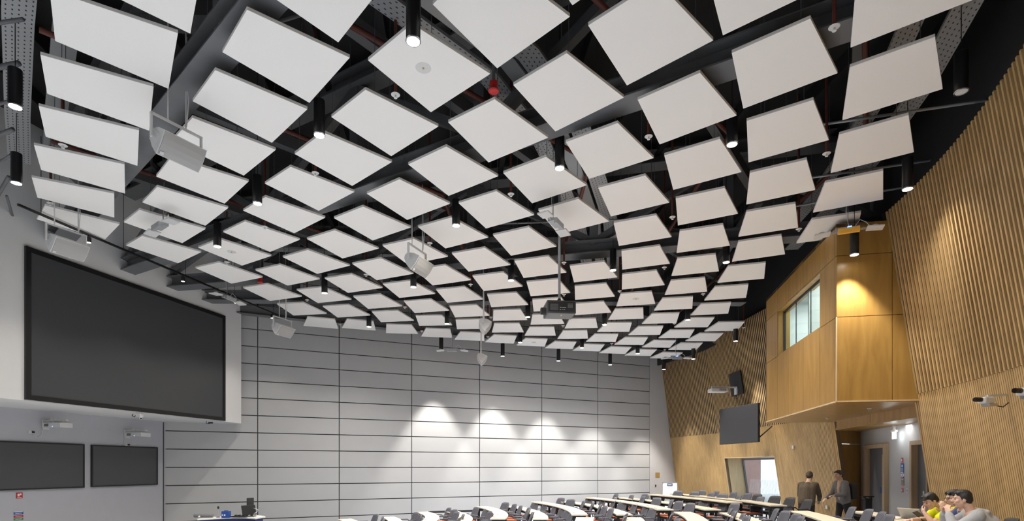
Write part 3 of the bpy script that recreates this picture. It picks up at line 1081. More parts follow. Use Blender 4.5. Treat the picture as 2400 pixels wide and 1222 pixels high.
# ================================================================ CEILING PANELS
TZ0, TS = 5.2, 20.0 / F                 # the raft of panels falls gently away from the camera


def tile_z(y):
    return TZ0 - TS * y


poly = [(-0.429, -0.584), (0.429, -0.584), (0.578, 0.584), (-0.578, 0.584)]
tm = MB().prism(poly, 0, 0.042)
proto = tm.build('acoustic_panel', M['tile'], bevel=0.003)
wire = MB().tube([(0, 0, 0.042), (0, 0, 2.3)], 0.005, 5).build('suspension_wire', M['steel'], proto)
wire.location = (-0.3, 0.35, 0)
wire2 = wire.copy(); link(wire2); set_parent(wire2, proto); wire2.location = (0.3, -0.35, 0)
plate_mesh = None
PLATES = {(2, 1), (2, 7), (9, 4), (11, 0)}
TILES = []
GRP = 'white trapezoid ceiling panels'
for r, row in enumerate(PANEL_ROWS):
    for k, (x, y, a) in enumerate(row):
        o = proto if (r, k) == (0, 0) else copy_tree(proto)
        o.location = P(x, y, tile_z(y))
        o.rotation_mode = 'QUATERNION'
        o.rotation_quaternion = Quaternion((1, 0, 0), -math.atan(TS)) @ Quaternion((0, 0, 1), R(a))
        phrase = '%s panel from the left in the %s diagonal row' % (ordn(k), ordn(r))
        extra = ''
        if (r, k) in PLATES:
            extra = ' with a round cover plate'
            pm = MB().lathe([(0.09, -0.004), (0.1, 0.0)], 28)
            pl = pm.build('cover_plate', M['white'], o)
            sm = MB().ball((0, 0, -0.008), (0.014, 0.014, 0.012), seg=8, rings=6).build('sensor', M['gold'], pl)
            pl.location = (0.0, -0.05, 0)
        tag(o, 'white trapezoid ceiling panel%s, %s from left in %s diagonal row' % (extra, ordn(k), ordn(r)), 'ceiling panel', GRP)
        TILES.append((x, y, 'the %s panel of diagonal row %s' % (ordn(k), ['one', 'two', 'three', 'four', 'five', 'six', 'seven', 'eight', 'nine', 'ten', 'eleven', 'twelve', 'thirteen', 'fourteen', 'fifteen', 'sixteen', 'seventeen'][r])))


USED = {}


def near_panel(x, y):
    best = sorted(TILES, key=lambda t: (t[0] - x) ** 2 + (t[1] - y) ** 2)
    for t in best:
        if t[2] not in USED.setdefault('x', set()):
            USED['x'].add(t[2])
            return t[2]


# ================================================================ DOWNLIGHTS
def lamp_proto():
    e = empty('downlight', (0, 0, 0))
    b = MB()
    b.lathe([(0.0795, 0.0), (0.080, 0.004), (0.080, 0.50), (0.074, 0.506), (0.01, 0.508)], 28)
    b.build('housing', M['black'], e, smooth=False)
    b = MB()
    b.lathe([(0.080, -0.012), (0.083, -0.010), (0.083, 0.004), (0.080, 0.006), (0.073, 0.004), (0.073, -0.012)], 28, cap=False)
    b.build('trim_ring', M['chrome'], e)
    b = MB()
    b.lathe([(0.001, -0.010), (0.070, -0.004), (0.070, 0.0)], 24)
    b.build('lens', M['led'], e)
    b = MB()
    b.tube([(0, 0, 0.5), (0, 0, 3.1)], 0.006, 6)
    b.build('cable', M['black'], e)
    return e


SPOT = bpy.data.lights.new('downlight_beam', 'SPOT')
SPOT.energy = LAMP_W
SPOT.color = LAMP_RGB
SPOT.spot_size = R(135)
SPOT.spot_blend = 1.0
SPOT.shadow_soft_size = 0.06
WASH = SPOT.copy()
WASH.name = 'wall_downlight_beam'
WASH.spot_size = R(60)
WASH.spot_blend = 0.45
WASH.energy = 1700.0
LEFT = SPOT.copy()
LEFT.energy = 260.0
LEFT.spot_size = R(80)
RIGHT = SPOT.copy()
RIGHT.energy = 220.0
WARM = WASH.copy()
WARM.color = (1.0, 0.96, 0.88)
WARM.energy = 480.0
WARM.spot_size = R(82)
WARM.spot_blend = 0.6


def lamp(first, loc, label, light=SPOT, lit=True):
    o = first if not first.get('label') else copy_tree(first)
    o.location = loc
    tag(o, label, 'downlight', 'black cylinder downlights')
    if lit:
        l = link(bpy.data.objects.new('beam', light))
        l.parent = o
        l.location = (0, 0, -0.03)
    else:
        for c in o.children:
            if c.name.startswith('lens'):
                c.data = c.data.copy()
                c.data.materials[0] = M['offwhite']
    return o


LP = lamp_proto()
SKIP = {13: 'dark', 17: 'booth', 25: 'right', 26: 'right'}
for i, (x, y, z) in enumerate(LAMPS):
    ph = near_panel(x, y)
    if i == 17:
        lamp(LP, P(6.76, 10.80, 4.18), 'black cylinder downlight shining on the corner of the ply booth', WARM)
    elif i == 13:
        lamp(LP, P(x, y, z), 'unlit black cylinder downlight hanging beside the right slat wall', lit=False)
    elif i == 25:
        lamp(LP, P(8.0, 19.5, 4.48), 'black cylinder downlight in front of the back slats, nearer the booth', WASH)
    elif i == 26:
        lamp(LP, P(7.5, 22.5, 4.44), 'black cylinder downlight in front of the back slats, left of the other', WASH)
    elif i == 12:
        lamp(LP, P(6.62, 9.16, 4.64), 'lit black cylinder downlight beside the right slat wall, above the antenna hub', RIGHT)
    else:
        lamp(LP, P(x, y, z), 'lit black cylinder downlight hanging beside %s' % ph, LEFT if i == 1 else SPOT)
for i, (px, py, Y) in enumerate(((1034, 822, 21.3), (1178, 835, 22.3), (1309, 846, 23.2), (1430, 855, 24.0), (1556, 866, 25.0))):
    lamp(LP, at(px, py, Y), 'black cylinder downlight washing the grey partition, %s from the left' % ordn(i), WASH)

# downlights added outside the frame to brighten the panels, over stage and back rows
COOL = SPOT.copy()
COOL.color = (0.90, 0.95, 1.0)
for i, (x, y) in enumerate(((-4.3, 3.7), (-1.6, 2.3), (1.1, 4.0), (3.6, 4.4), (-6.9, 3.9), (-9.6, 5.6), (-9.4, 2.2), (-12.2, 6.6), (-12.4, 3.0), (-6.6, 0.9))):
    lamp(LP, P(x, y, 4.9), 'added black cylinder downlight above the %s, unseen fill light, %s of ten' % ('stage' if x < -6 else 'back rows', ordn(i)), COOL if x < -6 else SPOT)

# small track along the screen wall
e = empty('spotlight_track', P(-8.86, 11.9, 4.95), 'long thin black lighting track in front of the screen bulkhead', 'lighting track')
b = MB()
b.beam(P(-9.3, 10.4, 4.97), P(-7.55, 18.1, 4.97), 0.04, 0.04)
b.build('rail', M['black'], e, world=True)
for i in range(5):
    b = MB()
    k = i / 4
    b.tube([P(-9.2 + 1.55 * k, 10.8 + 7.0 * k, 4.98), P(-9.2 + 1.55 * k, 10.8 + 7.0 * k, 6.5)], 0.006, 6)
    b.build('hanger', M['black'], e, world=True)
TSP = bpy.data.lights.new('track_beam', 'SPOT')
TSP.energy = 120
TSP.color = (1, 0.92, 0.80)
TSP.spot_size = R(120)
TSP.spot_blend = 0.5
TSP.shadow_soft_size = 0.03
tp = None
for i, (px, py, Y) in enumerate(((233, 576, 11.75), (408, 645, 14.2), (538, 701, 16.1), (645, 746, 17.7))):
    k = (Y - 10.4) / 7.7
    c = P(-9.3 + 1.75 * k, Y, 4.80)
    if tp is None:
        tp = empty('track_spotlight', c)
        MB().lathe([(0.045, 0.0), (0.05, 0.01), (0.05, 0.11), (0.02, 0.13), (0.012, 0.15)], 16).build('housing', M['black'], tp)
        MB().lathe([(0.001, -0.004), (0.042, 0.0), (0.042, 0.003)], 14).build('lens', M['ledwarm'], tp)
        o = tp
    else:
        o = copy_tree(tp)
    o.location = c
    tag(o, 'small warm spotlight on the black track, %s from the camera' % ordn(i), 'spotlight', 'small spotlights on the track')
    l = link(bpy.data.objects.new('beam', TSP))
    l.parent = o
    l.location = (0, 0, -0.02)

# ================================================================ SPRINKLERS, SOUNDERS
sp = None
USED['x'] = set()
for i, (x, y, z) in enumerate(SPRINKLERS):
    if sp is None:
        sp = empty('sprinkler', (0, 0, 0))
        MB().tube([(0, 0, 0.015), (0, 0, 3.0)], 0.022, 8).build('drop_pipe', M['redpipe'], sp)
        MB().lathe([(0.055, 0.0), (0.062, 0.006), (0.03, 0.022)], 16).build('rosette', M['white'], sp)
        MB().lathe([(0.012, 0.0), (0.010, -0.03), (0.024, -0.034), (0.024, -0.040)], 12).build('deflector', M['white'], sp)
        o = sp
    else:
        o = copy_tree(sp)
    o.location = P(x, y, z)
    tag(o, 'white sprinkler on a dark red drop pipe beside %s' % near_panel(x, y), 'sprinkler', 'sprinklers among the panels')
for i, (px, py, zr, lab) in enumerate(((1157, 215, 7.53, 'red alarm sounder on a grey rod, near the front, largest of three'),
                                       (610, 663, 14.9, 'small red alarm sounder near the screen side panels'),
                                       (1445, 803, 21.9, 'small red alarm sounder between far right panels'))):
    c = at(px, py, zr)
    e = empty('alarm_sounder', c, lab, 'alarm sounder')
    MB().lathe([(0.07, 0.0), (0.075, 0.01), (0.066, 0.03), (0.056, 0.06), (0.056, 0.13), (0.04, 0.14)], 18).build('body', M['red'], e)
    MB().lathe([(0.06, -0.004), (0.04, 0.012), (0.001, 0.004)], 18, cap=False).build('horn', M['red'], e)
    MB().tube([(0, 0, 0.13), (0, 0, 1.4)], 0.022, 8).build('rod', M['steel'], e)


# ================================================================ LOUDSPEAKERS
def speaker_proto():
    e = empty('loudspeaker', (0, 0, 0))
    h = 0.29                     # half length along local x
    prof = [(0.17, -0.17), (0.185, 0.0), (0.17, 0.17), (0.0, 0.135), (-0.12, 0.07), (-0.15, 0.0), (-0.12, -0.07), (0.0, -0.135)]
    b = MB()
    n = len(prof)
    lo = [(-h, p[0], p[1]) for p in prof]
    hi = [(h, p[0], p[1]) for p in prof]
    b.hexa(lo, hi)
    b.build('cabinet', M['white'], e, bevel=0.008)
    b = MB()
    fr = [(0.172, -0.16), (0.19, -0.08), (0.196, 0.0), (0.19, 0.08), (0.172, 0.16)]
    lo = [(-h + .015, p[0], p[1]) for p in fr]
    hi = [(h - .015, p[0], p[1]) for p in fr]
    b.hexa(lo, hi)
    g = b.build('grille', M['grille'], e)
    b = MB()
    b.box((h - .055, 0.186, -0.125), (0.05, 0.02, 0.04))
    b.build('badge', M['offwhite'], g)
    for s in (-1, 1):
        b = MB()
        b.box((s * (h + .004), 0.0, 0.0), (0.008, 0.20, 0.16))
        b.build('end_plate', M['offwhite'], e)
    return e


def yoke(e, rw=.2):
    b = MB()
    h = 0.335
    b.box((0, 0, 0.30), (2 * h + .02, 0.045, 0.018))
    for s in (-1, 1):
        b.box((s * h, 0, 0.14), (0.018, 0.045, 0.32))
    b.build('yoke', M['white'], e)
    for s in (-1, 1):
        b = MB()
        b.tube([(s * rw, 0, 0.30), (s * rw, 0, 1.75 if rw > .15 else 3.2)], 0.010, 6)
        b.build('hanging_rod', M['offwhite'], e)
    b = MB()
    b.tube([(-rw, .02, .34), (-rw - .02, .03, .7), (-rw, .02, 1.0), (-rw, .02, 1.6)], 0.008, 6)
    b.build('cable', M['offwhite'], e)


SPK = [(415, 345, 7.65, -31, 'largest white loudspeaker, hung below the near left truss'),
       (156, 575, 10.7, -25, 'white loudspeaker at far left in front of the screen bulkhead'),
       (662, 771, 16.4, -24, 'white loudspeaker at the right end of the screen, by the partition'),
       (978, 617, 11.6, -23, 'white loudspeaker hung over the middle of the room'),
       (1133, 762, 15.8, 4, 'white loudspeaker seen end on, upper of two beside the far panels'),
       (1127, 840, 19.8, 4, 'white loudspeaker seen end on, lower one in front of the partition')]
for i, (px, py, Y, yaw, lab) in enumerate(SPK):
    c = at(px, py, Y)
    root = empty('loudspeaker', c, lab, 'loudspeaker', R(yaw - 90), 'white ceiling loudspeakers')
    body = speaker_proto()
    # the cabinet pitches down inside its yoke
    for ch in KIDS[body.name]:
        ch.parent = root
        KIDS.setdefault(root.name, []).append(ch)
        ch.rotation_euler = (R(-40), 0, 0)
    KIDS.pop(body.name)
    bpy.data.objects.remove(body)
    yoke(root, .12 if i in (0, 2, 5) else .2)


# ================================================================ WIRELESS HUBS (two flat white antennas on a bracket)
def hub(c, yaw, lab, box='galvplain', led=False):
    e = empty('antenna_hub', c, lab, 'antenna hub', R(yaw), 'white antenna hubs hung between panels')
    b = MB()
    b.box((0, 0, 0), (0.36, 0.13, 0.05))
    b.box((0, 0.05, 0.05), (0.40, 0.02, 0.08))
    b.build('bracket', M['galvplain'], e)
    b = MB()
    b.box((0, -0.09, -0.03), (0.36, 0.06, 0.10))
    bx = b.build('control_box', M[box], e, bevel=0.006)
    if led:
        b = MB()
        b.box((0.02, -0.02, 0.05), (0.07, 0.06, 0.04))
        b.build('indicator', M['bluled'], bx)
    for s in (-1, 1):
        b = MB()
        b.beam((s * .2, 0, 0), (s * .32, 0, 0.0), 0.03, 0.03)
        b.build('arm', M['galvplain'], e)
        Mx = Matrix.Rotation(R(5 * s), 4, 'Y')
        b = MB()
        b.box((0, 0, 0), (0.28, 0.23, 0.032), 0, Matrix.Translation((s * .44, 0, -0.02)) @ Mx)
        a = b.build('antenna', M['white'], e, bevel=0.012)
        b = MB()
        b.lathe([(0.05, 0.0), (0.05, 0.03)], 16, 0, Matrix.Translation((s * .44, 0, 0.005)) @ Mx)
        b.build('pivot', M['offwhite'], a)
    b = MB()
    b.tube([(0, 0.03, 0.05), (0, 0.03, 2.9)], 0.006, 6)
    b.build('suspension_wire', M['steel'], e)
    b = MB()
    b.tube([(0.1, 0.03, 0.05), (0.2, 0.05, 0.2), (0.3, 0.02, 0.12), (0.36, 0, 0.02)], 0.007, 6)
    b.tube([(0.02, 0.04, 0.05), (-.03, 0.05, 0.4), (0.0, 0.05, 0.9)], 0.006, 6)
    b.build('cable', M['offwhite'], e)


hub(atz(378, 531, 4.78), -37, 'white antenna hub below the left end panels of the second row')
hub(at(1300, 523, 10.53), 63, 'white antenna hub below the central panels, above the projector')
hub(at(1988, 541, 10.64), -24, 'white antenna hub with an orange box in front of the ply booth', 'orange', True)
hub(atz(535, 699, 4.7), 75, 'white antenna hub beside the lighting track')
hub(at(1060, 821, 20.2), 0, 'white antenna hub in front of the grey partition top')
hub(at(1585, 839, 21.6), 0, 'white antenna hub in front of the back slats, far right', 'galvplain', True)

# ================================================================ CEILING PROJECTOR
pc = at(1311, 727, 11.9)
e = empty('projector', pc, 'large black projector hung on a grey pole from the ceiling', 'projector', R(6))
b = MB()
b.box((0, 0, 0), (0.62, 0.50, 0.27))
body = b.build('body', M['projbody'] if 'projbody' in M else M['black'], e, bevel=0.012)
b = MB()
b.box((0.0, -0.252, 0.0), (0.56, 0.01, 0.2))
rear = b.build('rear_panel', M['blackmatt'], body)
b = MB()
for i in range(5):
    for j in range(4):
        b.box((0.14 + i * .022, -0.259, 0.06 - j * .025), (0.010, 0.006, 0.008))
b.build('button', M['offwhite'], rear)
b = MB()
for i in range(10):
    b.box((-0.16, -0.259, 0.05 - i * .014), (0.17, 0.004, 0.006))
b.build('vent', M['steel'], rear)
b = MB()
for x, w in ((-.02, .04), (.03, .03), (.07, .05)):
    b.box((x, -0.259, -0.02), (w, 0.006, 0.02))
    b.box((x - .01, -0.259, -0.065), (w * .7, 0.006, 0.014))
b.build('socket', M['chrome'], rear)
b = MB()
b.lathe([(0.075, 0.0), (0.075, 0.10), (0.06, 0.11)], 20, 0, Matrix.Translation((-.31, -.05, -0.05)) @ Matrix.Rotation(R(-90), 4, 'Y'))
b.build('lens_barrel', M['blackmatt'], e)
b = MB()
b.box((0.0, -0.02, -0.137), (0.56, 0.44, 0.01))
b.build('base_plate', M['steel'], e)
b = MB()
b.box((0.02, -0.1, -0.144), (0.012, 0.08, 0.006))
b.build('badge', M['signwhite'], e)
b = MB()
b.tube([(0, 0, 0.13), (0, 0, 0.24)], 0.035, 12)
b.box((0, 0, .15), (.3, .2, .03))
b.build('mount', M['black'], e)
b = MB()
b.tube([(0, 0, 0.22), (0, 0, 2.6)], 0.028, 12)
b.build('pole', M['galvplain'], e)
b = MB()
b.tube([(-.3, .02, .12), (-.2, .02, .17), (-.1, .03, .14), (-.02, .03, .24)], 0.008, 6)
b.build('cable', M['black'], e)

# ================================================================ SCREEN AND WALL EQUIPMENT
def on_wall(px, fn, zr, offn=0.0):
    """t on a wall line where it crosses photo column px"""
    u = (px - CX) / F
    a, b = fn(0, 0), fn(1, 0)
    d = b - a
    t = (u * a.y - a.x) / (d.x - u * d.y)
    return fn(t, zr, offn), t


e = empty('projection_screen', S(3.0, 1.56, 0.03), 'very large dark grey projection screen in a black frame on the bulkhead', 'screen')
z0, z1, t0, t1 = 1.54, 5.03, 0.0, 6.0
b = MB()
w = 0.11
b.box((t0 + w / 2, -0.03, (z0 + z1) / 2), (w, 0.06, z1 - z0), 0, sfr)
b.box((t1 - w / 2, -0.03, (z0 + z1) / 2), (w, 0.06, z1 - z0), 0, sfr)
b.box(((t0 + t1) / 2, -0.03, z0 + w / 2), (t1 - t0 - 2 * w, 0.06, w), 0, sfr)
b.box(((t0 + t1) / 2, -0.03, z1 - w / 2), (t1 - t0 - 2 * w, 0.06, w), 0, sfr)
b.build('frame', M['black'], e, world=True)
b = MB()
b.box(((t0 + t1) / 2, -0.02, (z0 + z1) / 2), (t1 - t0 - 2 * w, 0.04, z1 - z0 - 2 * w), 0, sfr)
b.build('screen_surface', M['screen'], e, world=True)


def SL(t, zr, off=0.0):
    return S(t, zr, off - 2.0)


def board(pxl, pxr, zt, zb, lab):
    c, ta = on_wall(pxl, SL, 0)
    d, tb = on_wall(pxr, SL, 0)
    e = empty('display_board', SL((ta + tb) / 2, zb), lab, 'board')
    b = MB()
    w = 0.035
    for x in (ta + w / 2, tb - w / 2):
        b.box((x, 1.97, (zt + zb) / 2), (w, 0.06, zt - zb), 0, sfr)
    for z in (zt - w / 2, zb + w / 2):
        b.box(((ta + tb) / 2, 1.97, z), (tb - ta - 2 * w, 0.06, w), 0, sfr)
    b.build('frame', M['blackmatt'], e, world=True)
    b = MB()
    b.box(((ta + tb) / 2, 1.975, (zt + zb) / 2), (tb - ta - 2 * w, 0.04, zt - zb - 2 * w), 0, sfr)
    b.build('board_surface', M['board'], e, world=True)


board(-60, 195, 0.665, -0.585, 'dark grey display board low on the left wall, cut by the picture edge')
board(212, 367, 0.655, -0.575, 'dark grey display board low on the left wall, beside the partition')


def short_throw(px, py, lab, sock):
    c, t = on_wall(px, SL, 0)
    z = (HY - py) / F * c.y
    e = empty('wall_projector', SL(t, z, 0.05), lab, 'projector')
    fr = frame_M(SL(t, z), SU, -SN)
    b = MB()
    b.box((0, -0.03, 0.0), (0.16, 0.05, 0.26), 0, fr)
    b.build('wall_plate', M['offwhite'], e, world=True)
    b = MB()
    b.box((0, -0.42, 0.10), (0.07, 0.74, 0.035), 0, fr)
    b.box((0.05, -0.5, 0.06), (0.14, 0.3, 0.02), 0, fr)
    b.build('arm', M['offwhite'], e, world=True)
    b = MB()
    b.box((0, -0.46, -0.03), (0.33, 0.62, 0.13), 0, fr)
    bd = b.build('body', M['white'], e, world=True, bevel=0.015)
    b = MB()
    for i in range(7):
        b.box((-0.168, -0.22 - i * 0.022, -0.03), (0.006, 0.012, 0.075), 0, fr)
    v = b.build('vent', M['steel'], e, world=True)
    b = MB()
    b.ball(fr @ Vector((-0.165, -0.50, -0.07)), 0.012, seg=8, rings=6)
    b.build('status_light', M['bluled'], e, world=True)
    b = MB()
    q = [fr @ Vector(p) for p in ((-.1, -.35, .12), (-.12, -.40, .16), (-.12, -.46, .10), (-.1, -.52, .13), (-.08, -.56, .08))]
    b.tube(q, 0.007, 6)
    q = [fr @ Vector(p) for p in ((-.05, -.02, -.12), (-.10, -.02, -.30), (-.22, -.02, -.36), sock)]
    b.tube(q, 0.008, 6)
    b.build('cable', M['offwhite'], e, world=True)
    s = empty('wall_socket', fr @ Vector((sock[0], -0.02, sock[2])), 'white wall socket with a black plug below the %s short throw projector' % ('left' if px < 200 else 'right'), 'socket')
    b = MB()
    b.box((sock[0], -0.012, sock[2]), (0.15, 0.02, 0.09), 0, fr)
    b.build('face_plate', M['offwhite'], s, world=True, bevel=0.004)
    b = MB()
    b.box((sock[0] + .03, -0.04, sock[2]), (0.05, 0.04, 0.05), 0, fr)
    b.build('plug', M['black'], s, world=True)


short_throw(105, 996, 'white short throw projector on a wall arm above the left board', (-0.34, -.02, -.22))
short_throw(296, 1018, 'white short throw projector on a wall arm beside the partition', (0.02, -.02, -.33))
# camera and cable box under the bulkhead
c = S(2.94, 1.5, -0.06)
e = empty('ceiling_camera', c, 'small white camera under the bulkhead, below the big screen', 'camera')
MB().box((0, 0, -0.05), (0.13, 0.13, 0.10)).build('bracket', M['offwhite'], e, bevel=.005)
MB().ball((0.07, -0.05, -0.13), 0.04).build('camera_head', M['white'], e, smooth=True)
MB().lathe([(0.02, 0), (0.02, .02)], 12, 0, Matrix.Translation((0.10, -0.07, -0.14)) @ Matrix.Rotation(R(90), 4, 'X')).build('lens', M['lens'], e)
MB().tube([(-.06, 0, -.01), (-.14, 0, -.09), (-.2, 0, -.06), (-.18, 0, -.01)], 0.012, 6).build('cable', M['black'], e)
c = S(5.45, 1.5, -0.06)
e = empty('sensor_box', c, 'small black sensor with loose cable under the bulkhead corner', 'sensor')
MB().box((0.03, 0, -0.06), (0.13, 0.07, 0.05)).build('body', M['black'], e, bevel=.01)
MB().tube([(-.1, 0, -.005), (-.12, 0, -.08), (-.03, 0, -.09), (0.1, .0, -.04)], 0.010, 6).build('cable', M['black'], e)
# stub fittings above the screen: alcove corners
# left wall signs
def sign(fr, x, z, w, h, m, name, lab, bars=(), grp=None, y=-0.006):
    e = empty(name, fr @ Vector((x, y, z)), lab, 'sign', group=grp)
    b = MB()
    b.box((x, y, z), (w, 0.008, h), 0, fr)
    b.build('plate', M[m], e, world=True)
    for i, (bx, bz, bw, bh, bm) in enumerate(bars):
        q = MB()
        q.box((x + bx, y - .005, z + bz), (bw, 0.004, bh), 0, fr)
        q.build('marking', M[bm], e, world=True)
    return e


lfr = frame_M(SL(0, 0), SU, -SN)


def sl_sign(px, py, w, h, m, lab, bars=()):
    c, t = on_wall(px, SL, 0)
    sign(lfr, t, (HY - py) / F * c.y, w, h, m, 'wall_sign', lab, bars)


sl_sign(45, 1162, 0.15, 0.15, 'red', 'small square red fire sign with a white hand symbol on the left wall', [(-.02, .01, .05, .07, 'signwhite'), (.03, .03, .03, .05, 'signwhite'), (0, -.055, .10, .015, 'signwhite')])
sl_sign(43, 1203, 0.22, 0.07, 'signblue', 'pale and blue notice at the top of the sign column on the left wall', [(0, 0.03, .2, .012, 'signwhite'), (0, -.01, .15, .01, 'signwhite')])
sl_sign(43, 1211, 0.22, 0.05, 'red', 'red notice in the sign column on the left wall, below the blue one', [(0, 0, .15, .01, 'signwhite')])
sl_sign(43, 1217.5, 0.22, 0.05, 'signgreen', 'green notice in the sign column on the left wall, under the red one', [(0, 0, .15, .01, 'signwhite')])

# vestibule signs
def vs(px, py, w, h, m, name, lab, bars=()):
    c, t = on_wall(px, V, 0)
    return sign(vfr, t, (HY - py) / F * c.y, w, h, m, name, lab, bars)


vs(2115, 1080, .11, .13, 'red', 'wall_sign', 'small red fire sign at the top of the column by the doors', [(-.01, .01, .05, .06, 'signwhite'), (0, -.045, .07, .012, 'signwhite')])
hexb = [(0, .06, .06, .06, 'signwhite'), (0, -.01, .10, .012, 'signwhite'), (0, -.04, .12, .010, 'signwhite'), (0, -.065, .09, .010, 'signwhite'), (0, -.10, .12, .02, 'signwhite')]
vs(2115.5, 1098.5, .17, .25, 'signblue', 'wall_sign', 'tall blue notice with white emblem and lines by the doors', hexb)
vs(2116, 1114.5, .15, .075, 'signwhite', 'wall_sign', 'white notice with small dark mark below the tall blue notice', [(0, 0, .03, .03, 'navy')])
vs(2116, 1119.5, .15, .035, 'signblue', 'wall_sign', 'thin blue strip notice under the white notice by the doors', [(0, 0, .1, .008, 'signwhite')])
vs(2116.5, 1125, .15, .045, 'red', 'wall_sign', 'upper red strip notice above the green one by the doors', [(0, 0, .1, .010, 'signwhite')])
vs(2116.5, 1130.5, .15, .055, 'signgreen', 'wall_sign', 'green strip notice between two red ones by the doors', [(0, 0, .1, .012, 'signwhite')])
vs(2116.5, 1136, .15, .045, 'red', 'wall_sign', 'lower red strip notice below the green one by the doors', [(0, 0, .1, .010, 'signwhite')])
vs(2115.5, 1150, .10, .10, 'red', 'call_point', 'red square fire call point between the two doors', [(-.01, 0, .05, .045, 'signwhite')])
vs(2127, 1150.5, .08, .09, 'chrome', 'light_switch', 'steel light switch with a black rocker beside the red call point', [(0, 0, .03, .06, 'black')])
c, t = on_wall(2113, V, 0)
e = empty('exit_light', V(t, 0.82, 0.16), 'glowing white exit light under the vestibule ceiling', 'exit light')
b = MB()
b.box((t, -0.16, .90), (.24, .07, .05), 0, vfr)
b.box((t, -0.16, .985), (.05, .05, .13), 0, vfr)
b.build('housing', M['white'], e, world=True)
b = MB()
b.box((t, -0.16, .79), (.20, .02, .17), 0, vfr)
b.build('panel', M['exitled'], e, world=True)
ex = bpy.data.lights.new('exit_glow', 'POINT')
ex.energy = 1.2
ex.color = (.85, .95, 1)
ex.shadow_soft_size = .08
exo = link(bpy.data.objects.new('exit_glow', ex))
exo.location = V(t, 0.72, 0.30)

# plates on the partition end wall
gfr = frame_M(G(0, 0), GU, -GN)


def gp(px, py, w, h, m, name, lab, cat, bars=()):
    c, t = on_wall(px, G, 0)
    e = sign(gfr, t, (HY - py) / F * c.y, w, h, m, name, lab, bars)
    e['category'] = cat


gp(1541, 1114, .26, .24, 'gold', 'wall_plate', 'square brass plate on the white wall end beside the partition', 'plate')
gp(1536.5, 1139.5, .08, .10, 'black', 'light_switch', 'small dark switch plate below the brass plate', 'switch', [(0, 0, .03, .05, 'chrome')])

# TV on the back wall
c = at(1687, 1043, 20.9)
A, B = Vector((7.97, 20.95, 0)), Vector((8.44, 18.72, 0))
tu = (B - A).normalized()
tn = Vector((tu.y, -tu.x, 0))
e = empty('television', P(A.x, A.y, 0.86), 'large dark flat television on the back slat wall, left of the booth', 'television')
tf = frame_M(P(A.x, A.y, 0), tu, -tn)
L = (B - A).length
zt, zb = 2.20, 0.86
b = MB()
b.box((L / 2, 0.045, (zt + zb) / 2), (L, 0.07, zt - zb), 0, tf)
b.build('case', M['blackmatt'], e, world=True, bevel=.006)
b = MB()
b.box((L / 2, 0.006, (zt + zb) / 2), (L - .03, 0.01, zt - zb - .03), 0, tf)
b.build('screen_surface', M['tv'] if 'tv' in M else M['board'], e, world=True)
b = MB()
for x in (L * .35, L * .65, L - .12):
    b.beam(tf @ Vector((x, .08, zb + .12)), tf @ Vector((x, .62, zb + .55)), .04, .03)
b.box((L / 2, .3, (zt + zb) / 2), (.9, .46, .5), 0, tf)
b.build('bracket', M['black'], e, world=True)

# back wall projector on a black plate
s0 = s_at_y(21.3)
cen = wall_pt(fb, s0 + .25, 3.2, .09)
e = empty('mounting_plate', cen, 'square black mounting plate on the back slats above the television', 'plate')
b = MB()
b.hexa([wall_pt(fb, s0 - .15, 2.75, .072), wall_pt(fb, s0 + .78, 2.75, .072), wall_pt(fb, s0 + .78, 2.75, .10), wall_pt(fb, s0 - .15, 2.75, .10)],
       [wall_pt(fb, s0 - .15, 3.62, .072), wall_pt(fb, s0 + .78, 3.62, .072), wall_pt(fb, s0 + .78, 3.62, .10), wall_pt(fb, s0 - .15, 3.62, .10)])
b.build('plate', M['blackmatt'], e, world=True)
pb = wall_pt(fb, s0 + .3, 2.95, .10)
pe = wall_pt(fb, s0 + .3, 2.95, 1.05)
dx = (pe - pb).normalized()
pf = frame_M(pb, Vector((-dx.y, dx.x, 0)), -dx)
e = empty('wall_projector', pb, 'white short throw projector on an arm from the black plate', 'projector')
b = MB()
b.box((0, -0.02, -.03), (.2, .05, .3), 0, pf)
b.build('wall_plate', M['offwhite'], e, world=True)
b = MB()
b.box((0, -.5, .10), (.09, .95, .05), 0, pf)
b.build('arm', M['offwhite'], e, world=True)
b = MB()
b.box((0, -.72, -.03), (.40, .66, .14), 0, pf)
b.build('body', M['white'], e, world=True, bevel=.03)
b = MB()
for i in range(9):
    b.box((.203, -.5 - i * .03, -.02), (.006, .016, .08), 0, pf)
b.build('vent', M['steel'], e, world=True)
b = MB()
b.tube([pf @ Vector(p) for p in ((0, -.03, -.15), (.05, -.04, -.25), (.1, -.03, -.3), (.05, -.03, -.36))], .012, 6)
b.build('cable', M['black'], e, world=True)
for px, py, lab in ((1822, 1049, 'small pale sensor on the fine ribs right of the television'), (1895, 1190, 'pale socket low on the fine ribs behind the aisle')):
    y0 = 17.9 if px < 1850 else 16.6
    sx = s_at_y(y0)
    zr = (HY - py) / F * y0
    c = wall_pt(fb, sx, zr, .035)
    e = empty('wall_sensor' if px < 1850 else 'wall_socket', c, lab, 'sensor' if px < 1850 else 'socket')
    MB().box((0, 0, 0), (.05, .09, .11)).build('housing', M['offwhite'], e, bevel=.01)

